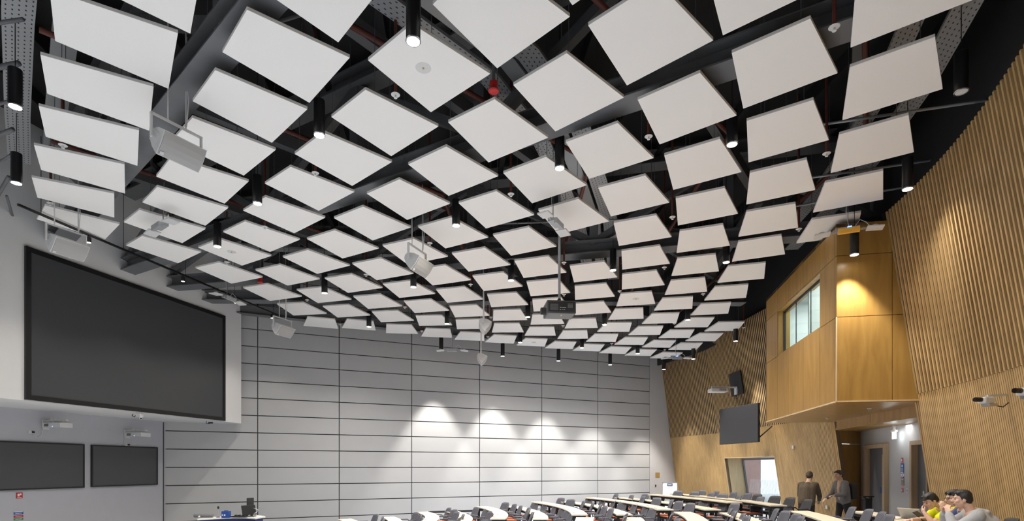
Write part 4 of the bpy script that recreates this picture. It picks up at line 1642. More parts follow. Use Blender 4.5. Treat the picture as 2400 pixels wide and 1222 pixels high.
# cameras on the right wall
def wall_cam(px, py, Y, lab, phi):
    c = at(px, py, Y)
    f = Vector((math.cos(phi), math.sin(phi), 0))
    e = empty('wall_camera', c, lab, 'camera')
    # frame: x toward the room, along camera heading
    fr = frame_M(c, Vector((-f.y, f.x, 0)), -f)
    b = MB()
    b.lathe([(.05, 0), (.05, .02)], 16, 0, fr @ Matrix.Translation((0, .42, .07)) @ Matrix.Rotation(R(90), 4, 'X'))
    b.beam(fr @ Vector((0, .42, .07)), fr @ Vector((0, .02, .05)), .03, .03)
    b.build('arm', M['white'], e, world=True)
    b = MB()
    b.box((0, 0, -.02), (.14, .16, .10), 0, fr)
    b.build('camera_head', M['white'], e, world=True, bevel=.02)
    b = MB()
    b.lathe([(.035, 0), (.035, .10), (.03, .11)], 14, 0, fr @ Matrix.Translation((0, -.08, -.01)) @ Matrix.Rotation(R(90), 4, 'X'))
    b.build('lens', M['lens'], e, world=True)
    b = MB()
    b.box((0, .06, -.09), (.13, .13, .04), 0, fr)
    b.build('bracket', M['chrome'], e, world=True)
    b = MB()
    b.tube([fr @ Vector((0, .05, -.08)), fr @ Vector((.03, .25, -.12)), fr @ Vector((.01, .40, -.02))], .008, 6)
    b.build('cable', M['black'], e, world=True)


wall_cam(2311, 936, 8.3, 'white wall camera on the right slat wall, left of two', R(185))
wall_cam(2404, 915, 7.25, 'white wall camera on the right slat wall, at the picture edge', R(190))

# ================================================================ DESKS
ROWS = [  # far block: row name, centre radius at the far end, at the aisle end, far angle, near angle, floor
    ('twelfth', 14.36, 14.21, 20.3, -2.5, -1.62), ('eleventh', 13.38, 13.63, 19.5, 1.9, -1.62),
    ('tenth', 12.58, 12.79, 22.7, -1.5, -1.74), ('ninth', 11.70, 11.68, 24.7, -1.6, -1.74),
    ('eighth', 10.86, 10.71, 25.8, -1.8, -1.86), ('seventh', 9.95, 9.65, 27.2, -2.0, -1.86),
    ('sixth', 9.08, 8.73, 28.2, -0.9, -1.98), ('fifth', 8.20, 7.71, 30.1, -0.2, -1.98),
    ('fourth', 7.22, 6.80, 31.5, -0.5, -2.10), ('third', 6.35, 5.90, 32.9, -0.5, -2.10),
    ('second', 5.34, 4.95, 35.1, -0.5, -2.22), ('first', 4.07, 4.00, 36.3, -0.5, -2.22)]
NEAR = [('twelfth', 15.17, 15.10, -8.6, -24.0, -1.62), ('eleventh', 13.98, 13.98, -9.2, -24, -1.62),
        ('tenth', 12.86, 12.86, -5.3, -24, -1.74), ('ninth', 11.90, 11.90, -4.7, -24, -1.74),
        ('eighth', 10.78, 10.78, -5.5, -24, -1.86), ('seventh', 9.72, 9.72, -6.1, -24, -1.86)]


def rp(r, deg, zr):
    a = R(deg)
    return P(RC[0] + r * math.cos(a), RC[1] + r * math.sin(a), zr)


def arc_slab(m, ra, rb, h, a0, a1, z0, z1, n=14):
    """curved slab: centre radius ra at angle a0 going to rb at a1, half depth h"""
    vs, fs = [], []
    for i in range(n + 1):
        k = i / n
        a = a0 + (a1 - a0) * k
        r = ra + (rb - ra) * k
        vs += [rp(r - h, a, z0), rp(r + h, a, z0), rp(r + h, a, z1), rp(r - h, a, z1)]
    for i in range(n):
        b, c = 4 * i, 4 * i + 4
        fs += [(b + k, b + (k + 1) % 4, c + (k + 1) % 4, c + k) for k in range(4)]
    fs += [(3, 2, 1, 0), tuple(4 * n + k for k in range(4))]
    m.add(vs, fs)


LEG = None


def desk(ra, rb, a0, a1, fl, lab, grp):
    global LEG
    mid = (a0 + a1) / 2
    r = (ra + rb) / 2
    e = empty('curved_desk', rp(r, mid, fl), lab, 'desk', group=grp)
    m = MB()
    arc_slab(m, ra, rb, .19, a0, a1, fl + .715, fl + .745)
    m.build('desktop', M['table'], e, world=True, bevel=.004)
    m = MB()
    t = (.4 if a0 < a1 else -.4)
    arc_slab(m, ra, rb, .15, a0 + t, a1 - t, fl + .655, fl + .714)
    m.build('underframe', M['blackmatt'], e, world=True)
    L = abs(a1 - a0) * PI / 180 * r
    n = max(2, int(round(L / 1.25)) + 1)
    for i in range(n):
        kk = 0.03 + 0.94 * i / (n - 1)
        a = a0 + (a1 - a0) * kk
        r = ra + (rb - ra) * kk
        for dr in (-.13, .13):
            p = rp(r + dr, a, fl)
            if LEG is None:
                m = MB()
                m.box((0, 0, .33), (.05, .05, .66))
                m.box((0, 0, .006), (.07, .07, .012))
                LEG = m.build('leg', M['blackmatt'], e)
                o = LEG
            else:
                o = LEG.copy()
                link(o)
                set_parent(o, e)
            o.location = p - e.location
            o.rotation_euler = (0, 0, R(a))
    return e


# ---------------------------------------------------------------- chairs
def chair_proto(mback, mseat, name='lecture_chair'):
    e = empty(name, (0, 0, 0))
    # backrest: curved shell, faces local +y
    nx, nz = 8, 7

    def shell(s, t, o):
        z = .47 + .40 * t - .035 * abs(s) ** 5 * max(0, t - .2)
        wd = .225 - .03 * t - .02 * max(0, t - .8) * 5
        x = wd * s
        y = -.19 - .135 * t + .055 * s * s + o
        return (x, y, z)
    vs, fs = [], []
    for o in (0, -.022):
        for j in range(nz + 1):
            for i in range(nx + 1):
                vs.append(shell(-1 + 2 * i / nx, j / nz, o))
    N = (nx + 1) * (nz + 1)
    for j in range(nz):
        for i in range(nx):
            a = j * (nx + 1) + i
            q = (a, a + 1, a + nx + 2, a + nx + 1)
            fs.append(q)
            fs.append(tuple(N + k for k in q[::-1]))
    rim = [i for i in range(nx + 1)] + [j * (nx + 1) + nx for j in range(1, nz + 1)] + [nz * (nx + 1) + i for i in range(nx - 1, -1, -1)] + [j * (nx + 1) for j in range(nz - 1, 0, -1)]
    for a, b in zip(rim, rim[1:] + rim[:1]):
        fs.append((b, a, N + a, N + b))
    m = MB().add(vs, fs)
    m.build('backrest', mback, e, smooth=True)
    m = MB()
    m.hexa([(-.20, .20, .445), (.20, .20, .445), (.22, -.20, .435), (-.22, -.20, .435)], [(-.20, .21, .485), (.20, .21, .485), (.22, -.19, .475), (-.22, -.19, .475)])
    m.build('seat', mseat, e, bevel=.015)
    m = MB()
    m.hexa([(-.21, .21, .418), (.21, .21, .418), (.23, -.22, .41), (-.23, -.22, .41)], [(-.21, .21, .442), (.21, .21, .442), (.23, -.22, .434), (-.23, -.22, .434)])
    m.build('seat_shell', mback, e, bevel=.006)
    for s in (-1, 1):
        m = MB()
        m.tube([(s * .235, -.20, .45), (s * .255, -.19, .60), (s * .26, -.12, .655), (s * .255, .10, .66)], [.014, .014, .016, .016], 6)
        m.build('armrest', mback, e, smooth=True)
    for sx in (-1, 1):
        for sy in (-1, 1):
            m = MB()
            m.tube([(sx * .17, sy * .15, .42), (sx * .21, sy * .21 + (-.03 if sy < 0 else 0), .0)], .012, 6)
            m.build('leg', M['black'], e, smooth=True)
    return e


CH = chair_proto(M['chair'], M['seat'])
CHB = chair_proto(M['mesh'], M['mesh'])


def chair(first, r, deg, fl, lab, grp, yaw=0):
    o = first if not first.get('label') else copy_tree(first)
    o.location = rp(r, deg, fl)
    o.rotation_euler = (0, 0, R(deg + 90 + yaw))
    tag(o, lab, 'chair', grp)
    return o


rng = random.Random(3)
WORD = {'first': 'front'}
for i, (nm, ra, rb, a0, a1, fl) in enumerate(ROWS):
    ln = 'desk row nearest the stage' if nm == 'first' else '%s desk row from the stage' % nm
    desk(ra, rb, a0, a1, fl, 'long curved pale desk in the far block, %s' % ln, 'curved desks of the far block')
    L = (a0 - a1) * PI / 180 * ((ra + rb) / 2 + .5)
    n = int(L / .70)
    for k in range(n):
        a = a0 - (k + .55) * (a0 - a1) / n + rng.uniform(-.35, .35)
        r = ra + (rb - ra) * (a0 - a) / (a0 - a1)
        black = (i == 0 and k >= n - 4)
        chair(CHB if black else CH, r + .46 + rng.uniform(-.05, .08), a, fl,
              ('black mesh' if black else 'grey') + ' chair, %s from the partition, far block, %s' % (ordn(k), ln),
              'black chairs at the back' if black else 'grey chairs of the far block', rng.uniform(-16, 16))
for i, (nm, ra, rb, a0, a1, fl) in enumerate(NEAR):
    ln = '%s desk row from the stage' % nm
    desk(ra, rb, a0, a1, fl, 'long curved pale desk in the near block, %s' % ln, 'curved desks of the near block')
NEARCH = [(1, 2, [-11.0, -13.3, -15.6, -17.9]), (2, 2, [-7.0, -9.8, -12.6, -15.2]), (3, 0, [-7.4, -10.4, -13.4, -16]), (4, 0, [-7.6, -10.8, -14]), (5, 0, [-8, -11.5])]
for i, _, angs in NEARCH:
    nm, r, rb, a0, a1, fl = NEAR[i]
    for k, a in enumerate(angs):
        chair(CH, r + .52 + rng.uniform(-.04, .08), a, fl, 'grey chair, %s from the aisle in the near block, %s desk row' % (ordn(k), nm), 'grey chairs of the near block', rng.uniform(-12, 12))
# chairs on the front side of the last near desk
nm, r, rb, a0, a1, fl = NEAR[0]
chair(CH, r + .55, -11.2, fl, 'grey chair behind the students desk, left of the red extinguisher', 'chairs at the students desk')
chair(CH, r + .55, -13.4, fl, 'grey chair behind the students desk, right of the red extinguisher', 'chairs at the students desk')
chair(CHB, r + .80, -18.6, fl, 'black chair under the student in the yellow shirt', 'chairs at the students desk')
chair(CHB, r + .80, -20.9, fl, 'black chair under the student in the blue shirt', 'chairs at the students desk')
chair(CHB, r + .74, -23.6, fl, 'black chair under the student in the grey hooded top', 'chairs at the students desk')

# ================================================================ LECTERN AND SMALL THINGS
e = empty('lectern', P(-7.2, 14.9, -2.34), 'white curved lectern desk at the stage, in front of the partition', 'lectern')
m = MB()
top = []
for k in range(13):
    t = k / 12
    top.append((-8.35 + 1.42 * t, 14.7 + .35 * math.sin(PI * t) + .3 * t))
bot = [(x + .05, y + .75 - .25 * abs(2 * k / 12 - 1)) for k, (x, y) in enumerate(top)]
m.hexa([P(x, y, -1.42) for x, y in top + bot[::-1]], [P(x, y, -1.375) for x, y in top + bot[::-1]])
m.build('desktop', M['white'], e, world=True, bevel=.006)
m = MB()
ins = [(x * .94 - 7.65 * .06 + .0, y + .06) for x, y in top] + [(x * .94 - 7.65 * .06, y - .06) for x, y in bot[::-1]]
m.hexa([P(x, y, -2.34) for x, y in ins], [P(x, y, -1.42) for x, y in ins])
m.build('cabinet', M['navy'], e, world=True)
LZ = -1.375


def desk_item(name, lab, cat, x, y, fn):
    e = empty(name, P(x, y, LZ), lab, cat)
    fn(e)


def mon(e):
    MB().box((0, 0, .012), (.22, .18, .024)).build('base', M['black'], e, bevel=.004)
    MB().tube([(.0, 0, .02), (.14, 0.02, .12), (.0 + .2, .02, .18), (.05, .0, .24)], .016, 8).build('arm', M['chrome'], e, smooth=True)
    Mx = Matrix.Translation((-.06, 0, .18)) @ Matrix.Rotation(R(62), 4, 'Z') @ Matrix.Rotation(R(-14), 4, 'X')
    MB().box((0, 0, 0), (.42, .03, .28), 0, Mx).build('monitor', M['black'], e, bevel=.006)


def mon2(e):
    MB().tube([(0, 0, 0), (0, 0, .28)], .016, 8).build('stem', M['black'], e)
    Mx = Matrix.Translation((-.02, 0, .36)) @ Matrix.Rotation(R(66), 4, 'Z')
    MB().box((0, 0, 0), (.22, .03, .30), 0, Mx).build('panel', M['blackmatt'], e, bevel=.004)


def mic(e):
    MB().lathe([(.05, 0), (.05, .015), (.012, .02)], 12).build('base', M['black'], e)
    MB().tube([(0, 0, .01), (0, 0, .24)], .007, 6).build('stem', M['chrome'], e)
    MB().ball((0, 0, .27), (.026, .026, .042)).build('capsule', M['black'], e, smooth=True)


def bluebox(e):
    MB().box((0, 0, .09), (.19, .15, .18)).build('box', M['blue'], e, bevel=.006)
    MB().box((0, 0, .187), (.10, .04, .018)).build('handle', M['navy'], e)
    MB().box((.0, -.077, .08), (.03, .004, .04)).build('label', M['signwhite'], e)
    MB().box((-.06, -.077, .08), (.04, .004, .025)).build('label', M['signwhite'], e)


def kit(e):
    MB().box((0, 0, .02), (.42, .16, .035)).build('keyboard', M['black'], e, bevel=.005)
    for i in range(4):
        MB().box((-.15 + i * .1, .12, .03), (.06, .05, .05)).build('switch_box', M['blackmatt'], e)
    MB().tube([(-.2, .1, .02), (-.05, .16, .05), (.12, .1, .02), (.25, .14, .03)], .008, 6).build('cable', M['black'], e)


def roll(e):
    MB().tube([(-.28, 0, .06), (.2, .05, .05)], [.055, .045], 14).build('tube', M['steel'], e, smooth=False)
    MB().ball((-.12, -.05, .03), .03).build('cap', M['offwhite'], e)


desk_item('monitor', 'black monitor on a jointed silver arm at the right of the lectern', 'monitor', -7.22, 15.35, mon)
desk_item('monitor', 'second black screen standing up behind the lectern monitor', 'monitor', -7.30, 15.52, mon2)
desk_item('microphone', 'short desk microphone with black foam head on the lectern', 'microphone', -8.0, 15.1, mic)
desk_item('toolbox', 'bright blue box with white labels on the lectern', 'box', -7.72, 14.98, bluebox)
desk_item('control_keyboard', 'black keyboard and switch boxes in front of the lectern monitor', 'keyboard', -7.45, 15.15, kit)
desk_item('document_camera', 'dark grey tube shaped device at the left end of the lectern', 'document camera', -8.32, 15.0, roll)

e = empty('guard_rail', P(-3.3, 17.6, -2.34), 'low black guard rail behind the far ends of the front desks', 'rail')
gp_ = [G(8.42, -1.60, 2.3), G(11.3, -1.60, 2.3)]
MB().tube(gp_, .025, 8).build('handrail', M['black'], e, world=True)
for k in range(4):
    q = gp_[0].lerp(gp_[1], k / 3)
    MB().tube([q, Vector((q.x, q.y, 0.0))], .022, 8).build('post', M['black'], e, world=True)

c = at(1570, 1163, 23.9)
e = empty('flip_chart', Vector((c.x, c.y, CZ - 1.62)), 'white flip chart with a navy heading in front of the back corner', 'flip chart')
ff = frame_M(Vector((c.x, c.y, CZ - 1.62)), Vector((.97, -.25, 0)).normalized(), Vector((.25, .97, 0)).normalized())
m = MB()
m.box((0, 0, .62), (.60, .025, .66), 0, ff)
m.build('board', M['signwhite'], e, world=True)
m = MB()
m.box((0, 0, .955), (.64, .04, .03), 0, ff)
for s in (-1, 1):
    m.box((s * .31, 0, .62), (.022, .035, .68), 0, ff)
m.build('frame', M['chrome'], e, world=True)
m = MB()
m.box((0, -.016, .86), (.22, .006, .11), 0, ff)
hd = m.build('heading', M['navy'], e, world=True)
m = MB()
for k, (x, w) in enumerate(((-.07, .02), (-.045, .02), (-.02, .015), (.0, .02), (.03, .02), (.055, .03))):
    m.box((x, -.021, .86), (w, .004, .03 + .012 * (k % 2)), 0, ff)
m.build('lettering', M['signwhite'], e, world=True)
m = MB()
for k in range(5):
    m.box((0, -.015, .74 - k * .06), (.42 - .05 * (k % 2), .004, .012), 0, ff)
m.build('text_lines', M['offwhite'], e, world=True)
for s, y in ((-1, 0.0), (1, 0.0), (0, .3)):
    m = MB()
    m.tube([ff @ Vector((s * .25, .02, .5)), ff @ Vector((s * .3, y * 1.0 + .02, 0))], .014, 6)
    m.build('leg', M['chrome'], e, world=True)

c = at(2033, 1180, 12.9)
e = empty('barrier_post', Vector((c.x, c.y, CZ - 1.62)), 'black upright post with a flared handle top beside the left door', 'post')
m = MB()
m.prism([(-.075, -.05), (.075, -.05), (.075, .05), (-.075, .05)], .02, .86)
m.build('column', M['black'], e)
m = MB()
m.hexa([(-.075, -.05, .86), (.075, -.05, .86), (.075, .05, .86), (-.075, .05, .86)], [(-.10, -.05, .90), (-.03, -.05, .90), (-.03, .05, .90), (-.10, .05, .90)])
m.box((0, 0, .935), (.25, .11, .022))
m.box((-.07, 0, .90), (.03, .08, .08))
m.box((.07, 0, .90), (.03, .08, .08))
m.build('handle', M['black'], e)
m = MB()
m.box((0, 0, .012), (.4, .3, .024))
m.build('base', M['black'], e)
c = rp(16.05, -12.6, -1.62)
e = empty('fire_extinguisher', c, 'rounded red fire extinguisher with a white label behind the students desk', 'fire extinguisher')
MB().lathe([(.085, 0), (.09, .02), (.09, .50), (.07, .60), (.03, .65), (.03, .68)], 20).build('cylinder', M['red'], e, smooth=True)
MB().box((-.02, -.088, .42), (.09, .012, .16)).build('label', M['signwhite'], e)
MB().box((0, 0, .70), (.05, .14, .05)).build('valve', M['black'], e)
MB().tube([(0, .06, .70), (.1, .06, .6), (.1, .04, .3)], .012, 6).build('hose', M['black'], e)

# things on the students' desk
DZ = -1.62 + .745


def on_desk(name, lab, cat, r, deg, yaw, fn):
    e = empty(name, rp(r, deg, DZ), lab, cat, R(deg + 90 + yaw))
    fn(e)


def laptop(m1, m2, ang=105):
    def f(e):
        MB().box((0, 0, .009), (.33, .23, .016)).build('base', m1, e, bevel=.004)
        Mx = Matrix.Translation((0, .115, .018)) @ Matrix.Rotation(R(90 - (ang - 90) * -1 - 0), 4, 'X')
        lid = MB().box((0, .11, 0), (.33, .22, .010), 0, Mx).build('lid', m1, e, bevel=.004)
        MB().box((0, .11, .006), (.30, .19, .003), 0, Mx).build('screen_surface', m2, lid)
        k = MB()
        for i in range(10):
            for j in range(4):
                k.box((-.135 + i * .03, .06 - j * .03, .019), (.022, .022, .004))
        k.build('keyboard', M['blackmatt'], e)
    return f


on_desk('laptop', 'open black laptop facing the student in the yellow shirt', 'laptop', 15.20, -17.35, 150, laptop(M['black'], M['lens'], 138))
on_desk('laptop', 'open cream coloured laptop left of the black one', 'laptop', 15.20, -15.9, 225, laptop(M['table'], M['offwhite'], 128))


def papers(e):
    for i in range(3):
        MB().box((.03 * i, .02 * i, .002 + .003 * i), (.21, .29, .002), 0, Matrix.Rotation(R(14 * i - 10), 4, 'Z')).build('sheet', M['signwhite'], e)


on_desk('paper_stack', 'loose white papers beside the cream laptop', 'papers', 15.10, -14.3, 20, papers)


def redpen(e):
    MB().tube([(-.08, 0, .008), (.08, .01, .008)], .007, 8).build('barrel', M['red'], e)
    MB().tube([(.08, .01, .008), (.1, .011, .008)], .004, 6).build('tip', M['black'], e)


on_desk('pen', 'red pen lying in front of the cream laptop', 'pen', 15.02, -15.0, 40, redpen)

# ================================================================ PEOPLE
def remesh(o, vox, it=4, fac=0.5):
    r = o.modifiers.new('remesh', 'REMESH')
    r.mode = 'VOXEL'
    r.voxel_size = vox
    r.use_smooth_shade = True
    s = o.modifiers.new('smooth', 'SMOOTH')
    s.factor = fac
    s.iterations = it
    return o


class Pose:
    """limbs and head in the person's own frame: +y is forward, z up, x to the person's right"""

    def __init__(self):
        self.b = MB()

    def limb(self, pts, rs):
        for (a, b, ra, rb) in zip(pts, pts[1:], rs, rs[1:]):
            self.b.capsule(a, ra, b, rb, 14)

    def ell(self, c, r, M3=None):
        self.b.ball(c, r, M3, 18, 12)


def head_frame(c, pitch, yaw, roll=0.0):
    Mh = Matrix.Rotation(yaw, 4, 'Z') @ Matrix.Rotation(-pitch, 4, 'X') @ Matrix.Rotation(roll, 4, 'Y')
    return Matrix.Translation(Vector(c)) @ Mh


def add_head(p, H):
    R3 = H.to_3x3()

    def e(c, r):
        p.b.ball(H @ Vector(c), r, R3, 18, 12)

    def cap(a, ra, b, rb):
        p.b.capsule(H @ Vector(a), ra, H @ Vector(b), rb, 12)
    e((0, -.012, .028), (.074, .094, .088))
    e((0, .018, -.045), (.060, .070, .070))
    e((0, .052, -.020), (.050, .042, .070))
    e((0, .066, -.098), (.026, .022, .020))                 # chin
    cap((-.028, .030, -.088), .022, (0, .058, -.098), .022)
    cap((.028, .030, -.088), .022, (0, .058, -.098), .022)
    cap((0, .088, .022), .010, (0, .113, -.022), .0135)      # nose
    e((0, .106, -.026), (.018, .014, .010))
    cap((-.036, .078, .030), .0105, (-.010, .088, .026), .009)   # brow ridge
    cap((.036, .078, .030), .0105, (.010, .088, .026), .009)
    e((-.044, .056, -.022), (.022, .026, .022))             # cheeks
    e((.044, .056, -.022), (.022, .026, .022))
    e((0, .090, -.052), (.022, .010, .007))                 # lips
    e((0, .086, -.064), (.020, .011, .008))
    for s in (-1, 1):
        e((s * .076, -.010, -.008), (.010, .021, .031))     # ears
        e((s * .074, -.004, -.030), (.009, .011, .012))


def face_parts(root, H, hairmat, style, glasses=False):
    b = MB()
    R3 = H.to_3x3()
    for s in (-1, 1):
        b.ball(H @ Vector((s * .030, .080, .006)), (.011, .008, .006), R3, 10, 7)
    b.build('eyes', M['lens'], root)
    b = MB()
    for s in (-1, 1):
        b.capsule(H @ Vector((s * .046, .074, .030)), .004, H @ Vector((s * .016, .092, .029)), .005, 8)
    b.build('eyebrows', M['hair'], root)
    b = MB()
    b.ball(H @ Vector((0, .097, -.0575)), (.021, .006, .0085), R3, 12, 8)
    b.build('lips', M['lip'], root)
    b = MB()
    rg = random.Random(style)

    def e(c, r):
        b.ball(H @ Vector(c), r, R3, 14, 10)
    e((0, -.020, .045), (.081, .092, .086))
    e((0, -.055, .000), (.074, .060, .075))
    e((0, .000, .090), (.070, .078, .040))
    e((-.070, -.024, .028), (.016, .040, .050))
    e((.070, -.024, .028), (.016, .040, .050))
    e((-.074, .012, .014), (.007, .010, .030))
    e((.074, .012, .014), (.007, .010, .030))
    for k in range(26):       # tufts
        a = rg.uniform(-1.15, 1.15)
        y = rg.uniform(-.06, .072)
        z = .112 - .35 * (y + .0) ** 2 * 6 - .020 * abs(a)
        x = .058 * math.sin(a)
        lift = .018 if style != 2 else .012
        b.capsule(H @ Vector((x, y, z * .85)), .016, H @ Vector((x + rg.uniform(-.008, .008), y + rg.uniform(.0, .026), z * .97 + lift * .6 * rg.random())), .011, 8)
    if style == 1:            # fringe swept forward
        for k in range(9):
            x = -.055 + .0138 * k
            b.capsule(H @ Vector((x, .05, .098)), .016, H @ Vector((x * .95 - .006, .098 - abs(x) * .4, .066 + rg.uniform(-.008, .004))), .009, 8)
    hair = b.build('hair', hairmat, root)
    remesh(hair, .007, 2, .4)
    if glasses:
        b = MB()
        for s in (-1, 1):
            ring_ = [H @ Vector((s * .032 + .022 * math.cos(t), .098, .006 + .018 * math.sin(t))) for t in [2 * PI * k / 16 for k in range(17)]]
            b.tube(ring_, .0022, 6, cap=False)
            b.tube([H @ Vector((s * .054, .096, .010)), H @ Vector((s * .078, .04, .012)), H @ Vector((s * .080, -.01, .006))], .0022, 6)
        b.tube([H @ Vector((-.010, .099, .008)), H @ Vector((.010, .099, .008))], .0022, 6)
        b.build('glasses', M['black'], root)


def hand(p, w, d, n, curl=0.6, side=1, thumb_in=0.5):
    """w wrist, d direction towards the knuckles, n palm normal; side = +1 when the thumb lies on n x d"""
    d = Vector(d).normalized()
    n = Vector(n)
    n = (n - d * n.dot(d)).normalized()
    t = n.cross(d).normalized() * side
    w = Vector(w)
    M3 = Matrix((t, d, n)).transposed()
    p.b.ball(w + d * .048, (.040, .052, .015), M3, 14, 9)
    p.b.ball(w + d * .030 + t * .020, (.022, .034, .017), M3, 12, 8)
    lens = (.036, .042, .038, .030)
    for i, L in enumerate(lens):
        base = w + d * (.090 - .004 * abs(i - 1.2)) + t * (.030 - .020 * i)
        a = base
        ang = curl * (0.7 + .12 * i)
        dirv = d
        for seg, (l, r0, r1) in enumerate(((L, .0092, .0085), (L * .68, .0085, .0078), (L * .55, .0078, .0066))):
            q = Quaternion(t, 0)
            ax = d.cross(n).normalized()
            dirv = Quaternion(ax, ang if seg else ang * .75) @ dirv
            b = a + dirv * l
            p.b.capsule(a, r0, b, r1, 8)
            a = b
    a = w + d * .026 + t * .036
    dv = (d * .75 + t * .75 + n * .25).normalized()
    b = a + dv * .038
    p.b.capsule(a, .0125, b, .0105, 8)
    dv = (d * 1.0 + t * (.25 - thumb_in) + n * .45).normalized()
    c = b + dv * .030
    p.b.capsule(b, .0105, c, .0085, 8)


def seated(lab, loc, rz, skin, cloth, kind, style, head, lean, larm, rarm, glasses=False):
    """larm / rarm: (elbow, wrist, hand dir, palm normal, curl)"""
    root = empty('person', loc, lab, 'person', rz)
    hip = Vector((0, 0, .56))
    ch = Vector((0, .22 * lean, .86))
    nk = Vector((0, .36 * lean, 1.035))
    hc, pitch, yaw = head
    H = head_frame(hc, pitch, yaw)
    sh = {s: Vector((s * .185, .335 * lean, .985)) for s in (-1, 1)}
    p = Pose()
    add_head(p, H)
    p.limb([nk - Vector((0, .02, .03)), (nk + Vector(hc)) / 2 + Vector((0, -.015, -.01)), H @ Vector((0, -.025, -.06))], [.062, .056, .055])
    # torso, one continuous body under the clothes
    p.limb([hip, ch, nk - Vector((0, 0, .06))], [.125, .135, .07])
    for s, A in ((-1, larm), (1, rarm)):
        el, wr, hd, pn, cu = [Vector(v) if i < 4 else v for i, v in enumerate(A)]
        p.limb([nk - Vector((0, .0, .05)), sh[s]], [.065, .058])
        p.limb([sh[s], sh[s].lerp(el, .45), el], [.055, .050, .040])
        p.limb([el, el.lerp(wr, .3), wr], [.040, .042, .027])
        hand(p, wr, hd, pn, cu, side=-s)
        kn = Vector((s * .12, .44, .50))
        ft = Vector((s * .13, .36, .075))
        p.limb([Vector((s * .09, 0, .54)), kn, ft], [.085, .058, .042])
        p.limb([ft + Vector((0, 0, -.03)), ft + Vector((0, .17, -.045))], [.038, .030])
    body = p.b.build('body', skin, root)
    remesh(body, .0062, 4, .5)
    face_parts(root, H, M['hair'], style, glasses)
    # clothes
    q = MB()

    def cl(pts, rs):
        for a, b, ra, rb in zip(pts, pts[1:], rs, rs[1:]):
            q.capsule(a, ra, b, rb, 16)
    bulk = .022 if kind == 'hoodie' else .012
    for s in (-1, 1):
        cl([Vector((s * .075, 0, .52)), Vector((s * .085, ch.y - .01, .84)), Vector((s * .11, sh[s].y - .03, .94))], [.115 + bulk, .112 + bulk, .085 + bulk])
        cl([Vector((s * .05, nk.y - .05, nk.z - .055)), sh[s]], [.066 + bulk, .066 + bulk])
    cl([hip + Vector((0, -.03, 0)), ch + Vector((0, -.04, 0)), nk + Vector((0, -.075, -.075))], [.12 + bulk, .13 + bulk, .075 + bulk])
    for s, A in ((-1, larm), (1, rarm)):
        el, wr = Vector(A[0]), Vector(A[1])
        if kind == 'hoodie':
            cl([sh[s], sh[s].lerp(el, .5), el], [.078, .074, .064])
            cl([el, el.lerp(wr, .5), el.lerp(wr, .86)], [.064, .060, .050])
            cl([el.lerp(wr, .86), el.lerp(wr, .97)], [.040, .038])
        else:
            cl([sh[s], sh[s].lerp(el, .62)], [.073, .070])
    if kind == 'hoodie':       # hood lying on the back, and neck ribs
        for t in range(11):
            a = -1.25 + 2.5 * t / 10
            q.capsule(nk + Vector((.105 * math.sin(a), -.035 - .085 * math.cos(a), .015 - .01 * math.cos(a))), .040,
                      nk + Vector((.125 * math.sin(a), -.06 - .125 * math.cos(a), -.05)), .038, 10)
        for t in range(7):
            a = -.8 + 1.6 * t / 6
            q.ball(nk + Vector((.10 * math.sin(a), -.10 - .055 * math.cos(a), -.01)), (.055, .05, .045), None, 12, 8)
    else:
        for t in range(16):
            a = 2 * PI * t / 16
            q.ball(nk + Vector((.070 * math.sin(a), -.012 + .066 * math.cos(a), -.028 + .028 * -math.cos(a))), .020, None, 10, 7)
    top = q.build({'hoodie': 'hooded_top'}.get(kind, 'shirt'), cloth, root)
    remesh(top, .010, 3, .5)
    q = MB()
    for s in (-1, 1):
        kn = Vector((s * .12, .44, .50))
        ft = Vector((s * .13, .36, .10))
        q.capsule(Vector((s * .08, -.01, .53)), .115, kn, .074, 14)
        q.capsule(kn, .074, ft, .055, 14)
    tr = q.build('trousers', M['jeans'], root)
    remesh(tr, .012, 3, .5)
    for s in (-1, 1):
        q = MB()
        q.capsule((s * .13, .33, .048), .048, (s * .135, .54, .036), .038, 12)
        o = q.build('shoe', M['blackmatt'], root)
        remesh(o, .012, 2)
    return root


def seat_at(r, deg, yaw=0):
    return rp(r, deg, -1.62), R(deg + 90 + yaw)


# student in the neon yellow T-shirt, head bowed, hand at the mouth
loc, rz = seat_at(15.80, -18.3, 6)
seated('person in a bright yellow T-shirt with black hair, head bowed, hand at the mouth', loc, rz, M['skin'], M['yellow'], 'tee', 1,
       ((0, .55, 1.105), R(30), R(6)), 1.05,
       ((-.21, .62, .785), (-.12, .685, .925), (.55, .05, .40), (.3, -1, .2), .7),
       ((.25, .50, .80), (.10, .76, .80), (-.4, 1, .0), (0, 0, -1), .35))
# student behind, with glasses and a blue top
loc, rz = seat_at(15.80, -20.6, 0)
seated('person with glasses and a dark blue top, sitting between the other two', loc, rz, M['skin2'], M['bluecloth'], 'tee', 2,
       ((0, .44, 1.175), R(10), R(2)), .9,
       ((-.23, .56, .80), (-.09, .60, .985), (.15, .06, 1), (.9, .1, .1), .5),
       ((.25, .46, .80), (.12, .66, .80), (-.6, 1, 0), (0, 0, -1), .4), glasses=True)
# student in the grey hooded top, hands folded before the mouth
loc, rz = seat_at(15.66, -23.2, -4)
seated('person in a pale grey hooded top, short dark hair, hands held at the mouth', loc, rz, M['skin'], M['hoodie'], 'hoodie', 3,
       ((0, .42, 1.195), R(4), R(-4)), .92,
       ((-.23, .55, .80), (-.085, .585, 1.01), (.35, .0, .55), (.8, -.4, .1), .95),
       ((.23, .55, .80), (.075, .605, 1.01), (-.35, .0, .6), (-.8, -.4, .1), .95))


